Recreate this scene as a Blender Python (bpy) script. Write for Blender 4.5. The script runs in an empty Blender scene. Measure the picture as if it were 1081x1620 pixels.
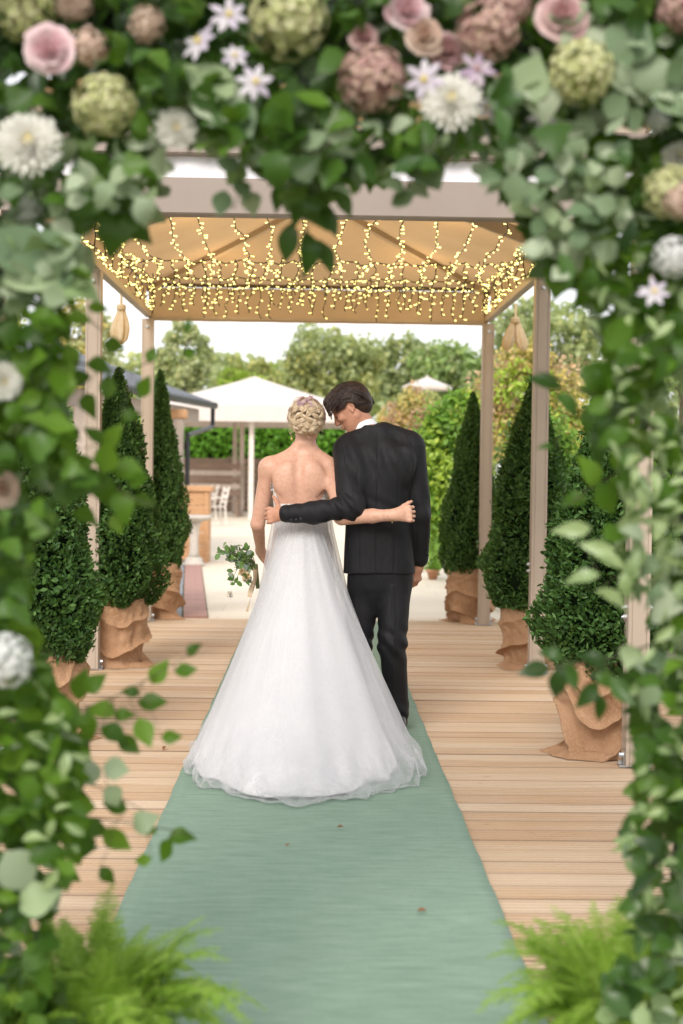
import bpy, math, random
import numpy as np
from mathutils import Matrix, Vector
random.seed(7); rng = np.random.default_rng(7)
R_ = math.radians
scene = bpy.context.scene
COL = scene.collection

# ------------------------------------------------------------------ camera, sky, sun, exposure
EYE = 1.37
cam_d = bpy.data.cameras.new("camera"); cam = bpy.data.objects.new("camera", cam_d); COL.objects.link(cam)
cam_d.sensor_fit = 'VERTICAL'; cam_d.sensor_height = 36.0; cam_d.lens = 50.0
cam_d.clip_start = 0.05; cam_d.clip_end = 600
CAMROT = Matrix.Rotation(R_(-1.02), 3, 'Z') @ Matrix.Rotation(R_(90 - 1.72), 3, 'X') @ Matrix.Rotation(R_(.75), 3, 'Z')
cam.matrix_world = Matrix.Translation((0, 0, EYE)) @ CAMROT.to_4x4()
cam_d.dof.use_dof = True; cam_d.dof.focus_distance = 7.3; cam_d.dof.aperture_fstop = 2.2
scene.camera = cam

world = bpy.data.worlds.new("World"); scene.world = world; world.use_nodes = True
nt = world.node_tree; nt.nodes.clear()
wo = nt.nodes.new('ShaderNodeOutputWorld'); bg = nt.nodes.new('ShaderNodeBackground'); bg.inputs[1].default_value = .10
sky = nt.nodes.new('ShaderNodeTexSky'); sky.sky_type = 'NISHITA'; sky.sun_disc = False
SUN_EL, SUN_AZ = R_(36), R_(198)
sky.sun_elevation = SUN_EL; sky.sun_rotation = SUN_AZ; sky.air_density = 1.0; sky.dust_density = 3.0
mx = nt.nodes.new('ShaderNodeMix'); mx.data_type = 'RGBA'; mx.inputs[0].default_value = .8
mx.inputs[7].default_value = (9.2, 9.1, 9.1, 1)          # even bright cloud cover over the clear sky
nt.links.new(sky.outputs[0], mx.inputs[6]); nt.links.new(mx.outputs[2], bg.inputs[0]); nt.links.new(bg.outputs[0], wo.inputs[0])
sun_d = bpy.data.lights.new("sun", 'SUN'); sun = bpy.data.objects.new("sun", sun_d); COL.objects.link(sun)
sun_d.energy = 1.5; sun_d.angle = R_(25); sun_d.color = (1, .95, .88)
sd = Vector((math.sin(SUN_AZ) * math.cos(SUN_EL), math.cos(SUN_AZ) * math.cos(SUN_EL), math.sin(SUN_EL)))
sun.rotation_euler = sd.to_track_quat('Z', 'Y').to_euler()
scene.view_settings.view_transform = 'Standard'; scene.view_settings.look = 'None'
scene.view_settings.exposure = 0.82; scene.view_settings.gamma = 1; scene.view_settings.use_curve_mapping = False
scene.cycles.max_bounces = 8; scene.cycles.transparent_max_bounces = 24; scene.cycles.sample_clamp_indirect = 6

# ------------------------------------------------------------------ helpers
CR = np.array(CAMROT); CP = np.array((0, 0, EYE))
def at(px, py, Y):
    """point of the place seen at photo pixel (px, py) at Y metres along the walkway"""
    r = CR @ np.array([(px - 540.5) / 2250., -(py - 810.) / 2250., -1.])
    return CP + r * (Y / r[1])
def V(p): return np.array(p, float)
def nrm(v):
    v = np.asarray(v, float); return v / max(1e-9, np.linalg.norm(v))
def tag(o, label=None, cat=None, group=None, kind=None):
    if label: o['label'] = label
    if cat: o['category'] = cat
    if group: o['group'] = group
    if kind: o['kind'] = kind
    return o
def empty(name, loc=(0, 0, 0), label=None, cat=None, group=None, rz=0):
    o = bpy.data.objects.new(name, None); COL.objects.link(o); o.location = loc; o.rotation_euler[2] = rz
    o.empty_display_size = .1
    return tag(o, label, cat, group)
def link(name, me, parent=None, m=None, loc=None):
    o = bpy.data.objects.new(name, me); COL.objects.link(o)
    if m is not None and not me.materials: me.materials.append(m)
    if parent is not None:
        o.parent = parent
        if loc is None:
            o.matrix_parent_inverse = pinv(parent)
    if loc is not None: o.location = loc
    return o
def wmat(o):
    M = Matrix.LocRotScale(o.location, o.rotation_euler, o.scale)
    if o.parent: M = wmat(o.parent) @ o.matrix_parent_inverse @ M
    return M
def pinv(o): return wmat(o).inverted()
def copy_tree(o, parent=None):
    c = o.copy(); COL.objects.link(c)
    if parent is not None: c.parent = parent
    for ch in list(o.children): copy_tree(ch, c)
    return c
def mesh(name, v, f, smooth=False):
    me = bpy.data.meshes.new(name); v = np.asarray(v, np.float32); 
    if isinstance(f, np.ndarray) and f.ndim == 2:
        n, k = f.shape
        me.vertices.add(len(v)); me.vertices.foreach_set('co', v.ravel())
        me.loops.add(n * k); me.loops.foreach_set('vertex_index', f.astype(np.int32).ravel())
        me.polygons.add(n); me.polygons.foreach_set('loop_start', np.arange(0, n * k, k, dtype=np.int32))
        me.update(calc_edges=True)
    else:
        me.from_pydata([tuple(x) for x in v.tolist()], [], [tuple(int(i) for i in q) for q in f]); me.update()
    if smooth: me.polygons.foreach_set('use_smooth', np.ones(len(me.polygons), bool))
    me.validate()
    return me
class MB:
    """collects shapes into one mesh"""
    def __init__(s): s.v = []; s.f = []; s.n = 0
    def add(s, v, f):
        v = np.asarray(v, float); s.v.append(v); s.f += [tuple(i + s.n for i in q) for q in f]; s.n += len(v)
    def box(s, lo, hi, bev=0.0):
        lo, hi = V(lo), V(hi); c = (lo + hi) / 2; h = (hi - lo) / 2
        if bev <= 0:
            v = [c + h * V(q) for q in ((-1,-1,-1),(1,-1,-1),(1,1,-1),(-1,1,-1),(-1,-1,1),(1,-1,1),(1,1,1),(-1,1,1))]
            s.add(v, [(0,3,2,1),(4,5,6,7),(0,1,5,4),(1,2,6,5),(2,3,7,6),(3,0,4,7)]); return
        rings = []
        for z, ins in ((-h[2], bev), (-h[2] + bev, 0), (h[2] - bev, 0), (h[2], bev)):
            x, y = h[0] - ins, h[1] - ins; b = bev if ins == 0 else bev * .5
            rings.append([c + V(q) for q in ((-x+b,-y,z),(x-b,-y,z),(x,-y+b,z),(x,y-b,z),(x-b,y,z),(-x+b,y,z),(-x,y-b,z),(-x,-y+b,z))])
        v = [p for r in rings for p in r]; f = [tuple(range(7, -1, -1)), tuple(range(24, 32))]
        for k in range(3):
            for i in range(8):
                j = (i + 1) % 8; f.append((k*8+i, k*8+j, k*8+8+j, k*8+8+i))
        s.add(v, f)
    def bar(s, a, b, w, h=None, bev=0.0, up=(0, 0, 1)):
        """box from a to b, w wide, h high"""
        a, b = V(a), V(b); h = h or w; L = np.linalg.norm(b - a); y = nrm(b - a); x = np.cross(y, V(up))
        x = nrm(x) if np.linalg.norm(x) > 1e-4 else V((1, 0, 0)); z = np.cross(x, y)
        m = MB(); m.box((-w/2, 0, -h/2), (w/2, L, h/2), bev)
        v = np.vstack(m.v); s.add(a + v[:, :1] * x + v[:, 1:2] * y + v[:, 2:] * z, m.f)
    def tube(s, pts, r, n=8, cap=True):
        pts = [V(p) for p in pts]; r = [r] * len(pts) if np.isscalar(r) else r
        v = []; f = []; t0 = nrm(pts[1] - pts[0]); x = np.cross(t0, (0, 0, 1.))
        if np.linalg.norm(x) < .1: x = np.cross(t0, (1., 0, 0))
        x = nrm(x)
        for i, p in enumerate(pts):
            t = nrm(pts[min(i+1, len(pts)-1)] - pts[max(i-1, 0)]); x = nrm(x - t * (x @ t)); y = np.cross(t, x)
            for k in range(n):
                a = 2 * math.pi * k / n; v.append(p + r[i] * (math.cos(a) * x + math.sin(a) * y))
        for i in range(len(pts) - 1):
            for k in range(n):
                j = (k + 1) % n; f.append((i*n+k, i*n+j, i*n+n+j, i*n+n+k))
        if cap: f.append(tuple(range(n - 1, -1, -1))); f.append(tuple(range((len(pts)-1)*n, len(pts)*n)))
        s.add(v, f)
    def lathe(s, c, prof, n=24):
        v = []; f = []
        for r, z in prof:
            for k in range(n):
                a = 2 * math.pi * k / n; v.append((c[0] + r*math.cos(a), c[1] + r*math.sin(a), c[2] + z))
        for i in range(len(prof) - 1):
            for k in range(n):
                j = (k + 1) % n; f.append((i*n+k, i*n+j, i*n+n+j, i*n+n+k))
        f.append(tuple(range(n - 1, -1, -1))); f.append(tuple(range((len(prof)-1)*n, len(prof)*n)))
        s.add(v, f)
    def ball(s, c, r, n=6, m=4):
        r = V((r, r, r)) if np.isscalar(r) else V(r); v = [V(c) + r * V((0, 0, -1))]; f = []
        for i in range(1, m):
            t = math.pi * i / m
            for k in range(n):
                a = 2 * math.pi * k / n
                v.append(V(c) + r * V((math.sin(t)*math.cos(a), math.sin(t)*math.sin(a), -math.cos(t))))
        v.append(V(c) + r * V((0, 0, 1)))
        for k in range(n):
            j = (k + 1) % n; f.append((0, 1+j, 1+k))
            for i in range(m - 2): f.append((1+i*n+k, 1+i*n+j, 1+i*n+n+j, 1+i*n+n+k))
            f.append((1+(m-2)*n+k, 1+(m-2)*n+j, len(v)-1))
        s.add(v, f)
    def build(s, name, m, parent=None, smooth=False, loc=None):
        me = mesh(name, np.vstack(s.v), s.f, smooth)
        return link(name, me, parent, m, loc)
def grid_mesh(name, P, closed_u=False, smooth=True):
    """P[nv, nu, 3] -> quads"""
    nv, nu = P.shape[:2]; idx = np.arange(nv * nu).reshape(nv, nu)
    a = idx[:-1]; b = idx[1:]
    if closed_u: f = np.stack([a, np.roll(a, -1, 1), np.roll(b, -1, 1), b], -1).reshape(-1, 4)
    else: f = np.stack([a[:, :-1], a[:, 1:], b[:, 1:], b[:, :-1]], -1).reshape(-1, 4)
    return mesh(name, P.reshape(-1, 3), f, smooth)
class Noise:
    def __init__(s, seed, n=10, lo=1., hi=3.):
        g = np.random.default_rng(seed); d = g.normal(size=(n, 3)); d /= np.linalg.norm(d, axis=1)[:, None]
        s.k = d * g.uniform(lo, hi, n)[:, None] * 2 * math.pi; s.p = g.uniform(0, 6.28, n); s.n = n
    def __call__(s, P): return sum(np.sin(P @ k + p) for k, p in zip(s.k, s.p)) / math.sqrt(s.n / 2.)

# ------------------------------------------------------------------ materials
def newmat(name):
    m = bpy.data.materials.new(name); m.use_nodes = True; t = m.node_tree
    return m, t, t.nodes['Principled BSDF'], t.nodes['Material Output']
def N(t, typ, **kw):
    n = t.nodes.new(typ)
    for k, v in kw.items(): setattr(n, k, v)
    return n
def c4(c): return (c[0], c[1], c[2], 1)
def math_(t, op, a, b):
    n = N(t, 'ShaderNodeMath', operation=op)
    for i, q in enumerate((a, b)):
        if hasattr(q, 'links') or not np.isscalar(q): t.links.new(q, n.inputs[i])
        else: n.inputs[i].default_value = q
    return n.outputs[0]
def mixc(t, fac, a, b, blend='MIX'):
    n = N(t, 'ShaderNodeMix', data_type='RGBA', blend_type=blend)
    if np.isscalar(fac): n.inputs[0].default_value = fac
    else: t.links.new(fac, n.inputs[0])
    for i, q in ((6, a), (7, b)):
        if isinstance(q, tuple): n.inputs[i].default_value = c4(q)
        else: t.links.new(q, n.inputs[i])
    return n.outputs[2]
def noise(t, scale, stretch=(1, 1, 1), detail=4, coord='Object', rough=.55):
    tc = N(t, 'ShaderNodeTexCoord'); mp = N(t, 'ShaderNodeMapping'); mp.inputs[3].default_value = stretch
    n = N(t, 'ShaderNodeTexNoise'); n.inputs['Scale'].default_value = scale; n.inputs['Detail'].default_value = detail
    n.inputs['Roughness'].default_value = rough
    src = N(t, 'ShaderNodeNewGeometry').outputs['Position'] if coord == 'World' else tc.outputs[coord]
    t.links.new(src, mp.inputs[0]); t.links.new(mp.outputs[0], n.inputs['Vector']); return n.outputs[0]
def ramp(t, fac, lo, hi):
    n = N(t, 'ShaderNodeMapRange'); n.inputs[1].default_value = lo; n.inputs[2].default_value = hi
    t.links.new(fac, n.inputs[0]); return n.outputs[0]
def bump(t, bs, h, strength, dist=.01):
    b = N(t, 'ShaderNodeBump'); b.inputs['Strength'].default_value = strength; b.inputs['Distance'].default_value = dist
    t.links.new(h, b.inputs['Height']); t.links.new(b.outputs[0], bs.inputs['Normal']); return b
def translucent(m, t, bs, out, col, fac):
    """let light through thin cloth or leaves"""
    tr = N(t, 'ShaderNodeBsdfTranslucent'); ms = N(t, 'ShaderNodeMixShader'); ms.inputs[0].default_value = fac
    if isinstance(col, tuple): tr.inputs[0].default_value = c4(col)
    else: t.links.new(col, tr.inputs[0])
    t.links.new(bs.outputs[0], ms.inputs[1]); t.links.new(tr.outputs[0], ms.inputs[2]); t.links.new(ms.outputs[0], out.inputs[0])
    return ms
def plain(name, a, b=None, scale=6, rough=.6, bmp=0, bscale=None, stretch=(1, 1, 1), metal=0, detail=4, bdist=.005, spec=.5):
    m, t, bs, out = newmat(name); b = b or tuple(x * .8 for x in a)
    f = ramp(t, noise(t, scale, stretch, detail), .35, .65); c = mixc(t, f, a, b); t.links.new(c, bs.inputs['Base Color'])
    bs.inputs['Roughness'].default_value = rough; bs.inputs['Metallic'].default_value = metal; bs.inputs['Specular IOR Level'].default_value = spec
    if bmp: bump(t, bs, noise(t, bscale or scale * 4, stretch, 3), bmp, bdist)
    return m
def leafmat(name, cols, rough=.45, tr=.3, spec=.5, back=None, nscale=0, petal=False):
    """leaf: colour varies from leaf to leaf, thin enough to pass light"""
    m, t, bs, out = newmat(name)
    g = N(t, 'ShaderNodeNewGeometry'); oi = N(t, 'ShaderNodeObjectInfo')
    r = math_(t, 'FRACT', math_(t, 'ADD', g.outputs['Random Per Island'], oi.outputs['Random']), 0.)
    cr = N(t, 'ShaderNodeValToRGB'); e = cr.color_ramp.elements
    for i, c in enumerate(cols):
        pos = i / (len(cols) - 1)
        if i == 0: el = e[0]
        elif i == len(cols) - 1: el = e[1] if len(e) == 2 else e[-1]
        else: el = e.new(pos)
        el.position = pos; el.color = c4(c)
    t.links.new(r, cr.inputs[0]); c = cr.outputs[0]
    if nscale:
        c = mixc(t, ramp(t, noise(t, nscale, detail=2), .35, .7), c, mixc(t, 1., c, (.55, .62, .5), 'MULTIPLY'))
    if back: c = mixc(t, g.outputs['Backfacing'], c, back)
    t.links.new(c, bs.inputs['Base Color']); bs.inputs['Roughness'].default_value = rough; bs.inputs['Specular IOR Level'].default_value = spec
    translucent(m, t, bs, out, c if petal else mixc(t, .4, c, (.25, .40, .04)), tr)
    return m
M = {}
# ------------------------------------------------------------------ leaf clouds
def leaf_cloud(P, D, U, L, W, fold=.25):
    """P centres, D tip directions, U face normals, L lengths, W widths -> one kite-with-midrib per leaf (6 verts, 4 tris)"""
    P, D, U = (np.asarray(q, float) for q in (P, D, U)); n = len(P)
    D = D / np.linalg.norm(D, axis=1)[:, None]; S = np.cross(D, U); S /= np.maximum(1e-6, np.linalg.norm(S, axis=1))[:, None]; U = np.cross(S, D)
    L = np.broadcast_to(L, n)[:, None]; W = np.broadcast_to(W, n)[:, None]
    v = np.stack([P - D*L*.5, P - D*L*.08 + S*W*.5 + U*W*fold, P + D*L*.28 + S*W*.36 + U*W*fold*.7, P + D*L*.5,
                  P + D*L*.28 - S*W*.36 + U*W*fold*.7, P - D*L*.08 - S*W*.5 + U*W*fold, P + D*L*.1], 1).reshape(-1, 3)
    b = np.arange(n)[:, None] * 7
    f = np.concatenate([b + np.array([[0, 6, 1]]), b + np.array([[1, 6, 2]]), b + np.array([[2, 6, 3]]), b + np.array([[3, 6, 4]]),
                        b + np.array([[4, 6, 5]]), b + np.array([[5, 6, 0]])], 0)
    return v, f
def rnd_dirs(n, g=rng):
    d = g.normal(size=(n, 3)); return d / np.linalg.norm(d, axis=1)[:, None]
# ================================================================== ground, patio, deck, carpet
def sheet(name, x0, x1, y0, y1, z, m, kind='structure'):
    me = mesh(name, [(x0,y0,z),(x1,y0,z),(x1,y1,z),(x0,y1,z)], [(0,1,2,3)])
    return tag(link(name, me, None, m), kind=kind)
M['soil'] = plain('soil', (.16,.15,.07), (.09,.11,.04), 1.2, .9, .5, 20)
sheet('ground', -160, 160, -20, 260, -.16, M['soil'])
# pale sandstone patio: slabs with fine joints
m, t, bs, out = newmat('sandstone_paving')
tc = N(t, 'ShaderNodeNewGeometry'); br = N(t, 'ShaderNodeTexBrick'); br.inputs['Scale'].default_value = 1
br.inputs['Color1'].default_value = (.74,.66,.54,1); br.inputs['Color2'].default_value = (.69,.61,.50,1); br.inputs['Mortar'].default_value = (.58,.51,.42,1)
br.inputs['Mortar Size'].default_value = .008; br.inputs['Brick Width'].default_value = .9; br.inputs['Row Height'].default_value = .6
t.links.new(tc.outputs['Position'], br.inputs['Vector'])
t.links.new(mixc(t, ramp(t, noise(t, 1.3, coord='World'), .35, .7), br.outputs[0], mixc(t, .5, br.outputs[0], (.60,.50,.38))), bs.inputs['Base Color'])
bs.inputs['Roughness'].default_value = .8; M['paving'] = m
pb = MB(); pb.box((-26, 12.96, -.15), (26, 48, -.012))
tag(pb.build('patio', M['paving']), kind='structure')
M['grey_block'] = plain('grey_block_paving', (.27,.28,.30), (.20,.21,.23), 9, .85, .3, 60)
M['red_block'] = plain('red_block_paving', (.42,.24,.20), (.33,.19,.16), 9, .85, .3, 60)
# two bands of block paving crossing the patio edge on the left
bbm = MB(); bbm.box((-.11,-.095,-.03), (.11,.095,.0), .004); bme = mesh('block', np.vstack(bbm.v), bbm.f)
pu = nrm(V((-.09, 1, 0))); pv = V((pu[1], -pu[0], 0)); pa = -math.atan2(-.09, 1); p00 = V((-1.10, 13.09, 0))
pth = [p00 + pv*.12 - pu*.1, p00 + pv*.12 + pu*7, p00 - pv*.60 + pu*7, p00 - pv*.60 - pu*.1]
path = tag(link('path', mesh('path', [(p[0], p[1], -.008) for p in pth], [(0,1,2,3)]), None, M['soil']), kind='structure')
for i in range(35):
    for k in range(3):
        o = bpy.data.objects.new('paving_block', bme); p = p00 - pv*.235*k + pu*i*.2; o.location = (p[0] + .003*rng.normal(), p[1], .012 + .0015*rng.normal()); o.rotation_euler[2] = math.atan2(.09, 1)
        COL.objects.link(o); o.parent = path
        if not bme.materials: bme.materials.append(M['red_block'])
        o.material_slots[0].link = 'OBJECT'; o.material_slots[0].material = M['red_block' if k == 0 else 'grey_block']

# deck boards: grooved profile, one object per board
m, t, bs, out = newmat('larch_decking')
oi = N(t, 'ShaderNodeObjectInfo'); cr = N(t, 'ShaderNodeValToRGB'); e = cr.color_ramp.elements
e[0].color = (.50,.31,.165,1); e[1].color = (.66,.50,.345,1); k = e.new(.45); k.color = (.58,.405,.245,1)
t.links.new(oi.outputs['Random'], cr.inputs[0])
gr = noise(t, 5, (.35, 9, 1), 6, 'World', .65)
c = mixc(t, ramp(t, gr, .38, .72), cr.outputs[0], mixc(t, .55, cr.outputs[0], (.66,.55,.45)))
c = mixc(t, ramp(t, noise(t, 9, (.12, 14, 1), 3, 'World'), .60, .72), c, (.40,.25,.15))
c = mixc(t, math_(t, 'MULTIPLY', ramp(t, noise(t, .9, (.6, 1.6, 1), 3, 'World'), .56, .72), .55), c, (.50,.29,.14))   # damp, resin-stained patches
vo = N(t, 'ShaderNodeTexVoronoi'); vo.inputs['Scale'].default_value = 5.; mp = N(t, 'ShaderNodeMapping'); mp.inputs[3].default_value = (.5, 1.7, 1)
gg = N(t, 'ShaderNodeNewGeometry'); t.links.new(gg.outputs['Position'], mp.inputs[0]); t.links.new(mp.outputs[0], vo.inputs['Vector'])
c = mixc(t, ramp(t, vo.outputs['Distance'], .055, .02), c, (.22,.12,.07))                                                # knots
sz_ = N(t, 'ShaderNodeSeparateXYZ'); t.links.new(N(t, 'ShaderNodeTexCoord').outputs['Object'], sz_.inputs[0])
c = mixc(t, math_(t, 'MULTIPLY', ramp(t, sz_.outputs[2], -.0002, -.0016), .78), c, (.11,.055,.03))      # darker brown below the top face, in grooves and board edges
t.links.new(c, bs.inputs['Base Color']); bs.inputs['Roughness'].default_value = .62
bump(t, bs, gr, .25, .004); M['deck'] = m
prof = [(0.0, -.028), (0.0, -.005), (.0045, 0)]
for g in range(4):
    y = .016 + g * .0300; prof += [(y, 0), (y + .002, -.006), (y + .0085, -.006), (y + .0105, 0)]
prof += [(.131, 0), (.1355, -.005), (.1355, -.028)]
n = len(prof); v = [(x, y, z) for x in (-2.35, 2.35) for y, z in prof]
f = [(i, i + 1, n + i + 1, n + i)[::-1] for i in range(n - 1)] + [(n - 1, 0, n, 2*n - 1)[::-1], tuple(range(n)), tuple(range(2*n - 1, n - 1, -1))]
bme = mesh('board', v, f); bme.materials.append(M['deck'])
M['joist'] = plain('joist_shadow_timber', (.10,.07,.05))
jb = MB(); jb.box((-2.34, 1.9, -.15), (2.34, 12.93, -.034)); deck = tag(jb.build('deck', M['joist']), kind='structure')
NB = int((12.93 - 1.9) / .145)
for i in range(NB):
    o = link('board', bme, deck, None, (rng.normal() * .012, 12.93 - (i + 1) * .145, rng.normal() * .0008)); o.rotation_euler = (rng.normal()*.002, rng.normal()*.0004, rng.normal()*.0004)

# carpet runner
m, t, bs, out = newmat('sage_carpet')
n1 = noise(t, 3.6, (1.6, 13, 1), 7, 'World', .68); n2 = noise(t, 220, (.35, 1, 1), 2, 'World')
c = mixc(t, ramp(t, n1, .3, .72), (.162,.245,.184), (.272,.365,.288)); c = mixc(t, ramp(t, n2, .3, .7), c, mixc(t, .25, c, (.12,.18,.14)))
t.links.new(c, bs.inputs['Base Color']); bs.inputs['Roughness'].default_value = .95; bs.inputs['Specular IOR Level'].default_value = .15

bump(t, bs, n2, .5, .004); M['carpet'] = m
ys = np.linspace(2.2, 12.7, 260); xs = np.linspace(-.59, .59, 25); X, Y = np.meshgrid(xs, ys)
nz = Noise(3, 12, .3, 1.6); Z = .010 + .0022 * nz(np.stack([X*.5, Y*2.2, X*0], -1)) + .0012 * np.sin(Y * 31 + nz(np.stack([X, Y, X*0+3], -1)))
X = X + .006 * np.sin(Y * 1.3) * 0 + .0012 * np.sign(X) * (np.abs(X) > .58) * nz(np.stack([Y*2, Y*0, Y*0], -1))
P = np.stack([X, Y, Z], -1)
edge = P[:, [0]].copy(); edge[..., 2] = .0012; edge2 = P[:, [-1]].copy(); edge2[..., 2] = .0012
runner = link('carpet_runner', grid_mesh('carpet_runner', np.concatenate([edge, P, edge2], 1)), None, M['carpet'])
tag(runner, 'sage green carpet runner laid down the middle of the timber deck', 'carpet runner')

# ================================================================== walkway canopy
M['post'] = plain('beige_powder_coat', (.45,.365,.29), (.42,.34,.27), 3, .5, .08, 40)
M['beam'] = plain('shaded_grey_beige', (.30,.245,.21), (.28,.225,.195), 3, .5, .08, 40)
M['steel'] = plain('galvanised_steel', (.62,.64,.66), (.5,.52,.54), 20, .35, .1, 60, metal=.9)
M['rail'] = plain('dark_rail', (.12,.08,.05), None, 8, .5)
m, t, bs, out = newmat('canopy_canvas')
c = mixc(t, ramp(t, noise(t, 2.5, (1,1,2), 4, 'World'), .3, .7), (.53,.40,.28), (.46,.335,.22)); t.links.new(c, bs.inputs['Base Color']); bs.inputs['Roughness'].default_value = .75
bump(t, bs, noise(t, 6, (1,1,1), 3, 'World'), .4, .02); translucent(m, t, bs, out, (.50,.32,.16), .40); M['canvas'] = m
M['valance'] = plain('white_valance_fabric', (.78,.77,.80), (.72,.71,.75), 12, .8, .3, 30)
canopy = empty('walkway_canopy', (0, 9.6, 0), 'long beige canopy on slim posts with a warm hipped fabric roof over the deck', 'canopy')
PX, PY = 1.5, (6.58, 9.57, 12.6)
def post_profile(h=.05, g=.004):
    side = [(-h, -h), (-h*.72, -h), (-h*.72 , -h+g), (-h*.62, -h+g), (-h*.62, -h), (h*.62, -h), (h*.62, -h+g), (h*.72, -h+g), (h*.72, -h)]
    pts = []
    for k in range(4):
        c, s = math.cos(k*math.pi/2), math.sin(k*math.pi/2); pts += [(x*c - y*s, x*s + y*c) for x, y in side]
    return pts
pp = post_profile(); npp = len(pp)
v = [(x, y, z) for z in (.012, 2.67) for x, y in pp]
f = [(i, (i+1) % npp, npp + (i+1) % npp, npp + i) for i in range(npp)] + [tuple(range(npp-1, -1, -1)), tuple(range(npp, 2*npp))]
postme = mesh('post', v, f); postme.materials.append(M['post'])
bo = MB(); bo.tube([(-.008,0,0),(.016,0,0)], .013, 6); bo.tube([(.016,0,0),(.024,0,0)], .007, 8); bolt = mesh('bolt', np.vstack(bo.v), bo.f); bolt.materials.append(M['steel'])
fb = MB(); fb.box((-.075,-.03,.002), (.075,.03,.010)); fb.box((-.056,-.028,.010), (-.0515,.028,.085)); fb.box((.0515,-.028,.010), (.056,.028,.085))
for sx in (-1, 1): fb.tube([(sx*.056,0,.055),(sx*.074,0,.055)], .012, 6); fb.tube([(sx*.067,0,.012),(sx*.067,0,.03)], .011, 6)
foot = mesh('foot_bracket', np.vstack(fb.v), fb.f); foot.materials.append(M['steel'])
def child(name, me, parent, loc, rz=0):
    o = bpy.data.objects.new(name, me); COL.objects.link(o); o.parent = parent; o.location = loc; o.rotation_euler[2] = rz; return o
for y in PY:
    for sx in (-1, 1):
        p = child('post', postme, canopy, (sx*PX, y - 9.6, 0))
        child('foot_bracket', foot, p, (0, 0, 0))
        for z in (.70, .745):
            for s2 in (-1, 1): child('bolt', bolt, p, (s2*.05, 0, z), 0 if s2 > 0 else math.pi)
        child('bolt', bolt, p, (0, -.05, 2.6), -math.pi/2)
EZ, EB = 2.97, 2.68
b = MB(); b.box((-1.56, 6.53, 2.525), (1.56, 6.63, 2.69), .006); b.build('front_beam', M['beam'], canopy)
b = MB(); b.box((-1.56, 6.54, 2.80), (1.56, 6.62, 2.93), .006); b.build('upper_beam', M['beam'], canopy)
nv = 140; xs = np.linspace(-1.55, 1.55, nv); P = np.stack([np.stack([xs, 6.60 + .008*np.sin(xs*23), xs*0 + z], -1) for z in (2.692, 2.73, 2.77, 2.799)])
link('valance', grid_mesh('valance', P), canopy, M['valance'])
for sx in (-1, 1):
    b = MB(); b.box((sx*1.5-.03, 6.64, 2.69), (sx*1.5+.03, 12.66, 2.75), .005); b.build('eave_rail', M['post'], canopy)
    b = MB(); b.box((sx*1.5-.022, 6.64, 2.95), (sx*1.5+.022, 12.66, 2.99), .004); b.build('eave_rail', M['post'], canopy)
    ys = np.linspace(6.64, 12.6, 150); P = np.stack([np.stack([sx*(1.515 + .006*np.sin(ys*17)), ys, ys*0 + z], -1) for z in np.linspace(2.752, 2.948, 5)])
    link('side_valance', grid_mesh('side_valance', P), canopy, M['canvas'])
b = MB(); b.box((-1.46, 12.57, 2.955), (1.46, 12.60, 2.985)); b.build('eave_rail', M['rail'], canopy)
b = MB(); b.box((-1.46, 12.60, 2.675), (1.46, 12.63, 2.70)); b.build('eave_rail', M['post'], canopy)
xs = np.linspace(-1.5, 1.5, 160); P = np.stack([np.stack([xs, 12.63 + .010*np.sin(xs*19 + z*5), xs*0 + z], -1) for z in np.linspace(2.66, 2.955, 8)])
link('rear_valance', grid_mesh('rear_valance', P), canopy, M['canvas'])
# fabric roof: two slopes and the rear hip, slightly sagging between its rafters
RZ, HY = 3.50, 11.05
nu, nvv = 60, 24
def slope(sx):
    P = np.zeros((nvv, nu, 3))
    for i, w in enumerate(np.linspace(0, 1, nvv)):
        ye = 12.65 + (HY - 12.65) * w; ys = np.linspace(6.45, ye, nu)
        frac = (ys - 6.45) / 6.2
        sag = -.05 * math.sin(math.pi*w) * (np.abs(np.sin(frac * 2 * math.pi)) ** .7)
        P[i] = np.stack([sx * 1.55 * (1 - w) + 0*ys, ys, 2.985 + (RZ - 2.985)*w + sag + .006*np.sin(ys*9 + w*7)], -1)
    return grid_mesh('roof_canvas', P)
for sx in (-1, 1): link('roof_canvas', slope(sx), canopy, M['canvas'])
P = np.zeros((nvv, nu, 3))
for i, w in enumerate(np.linspace(0, 1, nvv)):
    xs = np.linspace(-1, 1, nu); xx = xs * 1.55 * (1 - w)
    P[i] = np.stack([xx, 12.65 + (HY - 12.65)*w + 0*xx, 2.985 + (RZ - 2.985)*w - .05*math.sin(math.pi*w)*(1 - xs**2) + .005*np.sin(xx*11)], -1)
link('roof_canvas', grid_mesh('roof_canvas', P), canopy, M['canvas'])
b = MB(); b.bar((0, 6.5, RZ-.05), (0, HY, RZ-.05), .05); b.build('ridge_pole', M['post'], canopy)
for sx in (-1, 1):
    b = MB(); b.bar((0, HY, RZ-.06), (sx*1.5, 12.6, 2.93), .045); b.build('hip_rafter', M['post'], canopy)
    for y in (6.58, 9.57):
        b = MB(); b.bar((0, y, RZ-.07), (sx*1.48, y, 2.91), .04, .09); b.build('rafter', M['post'], canopy)

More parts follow.
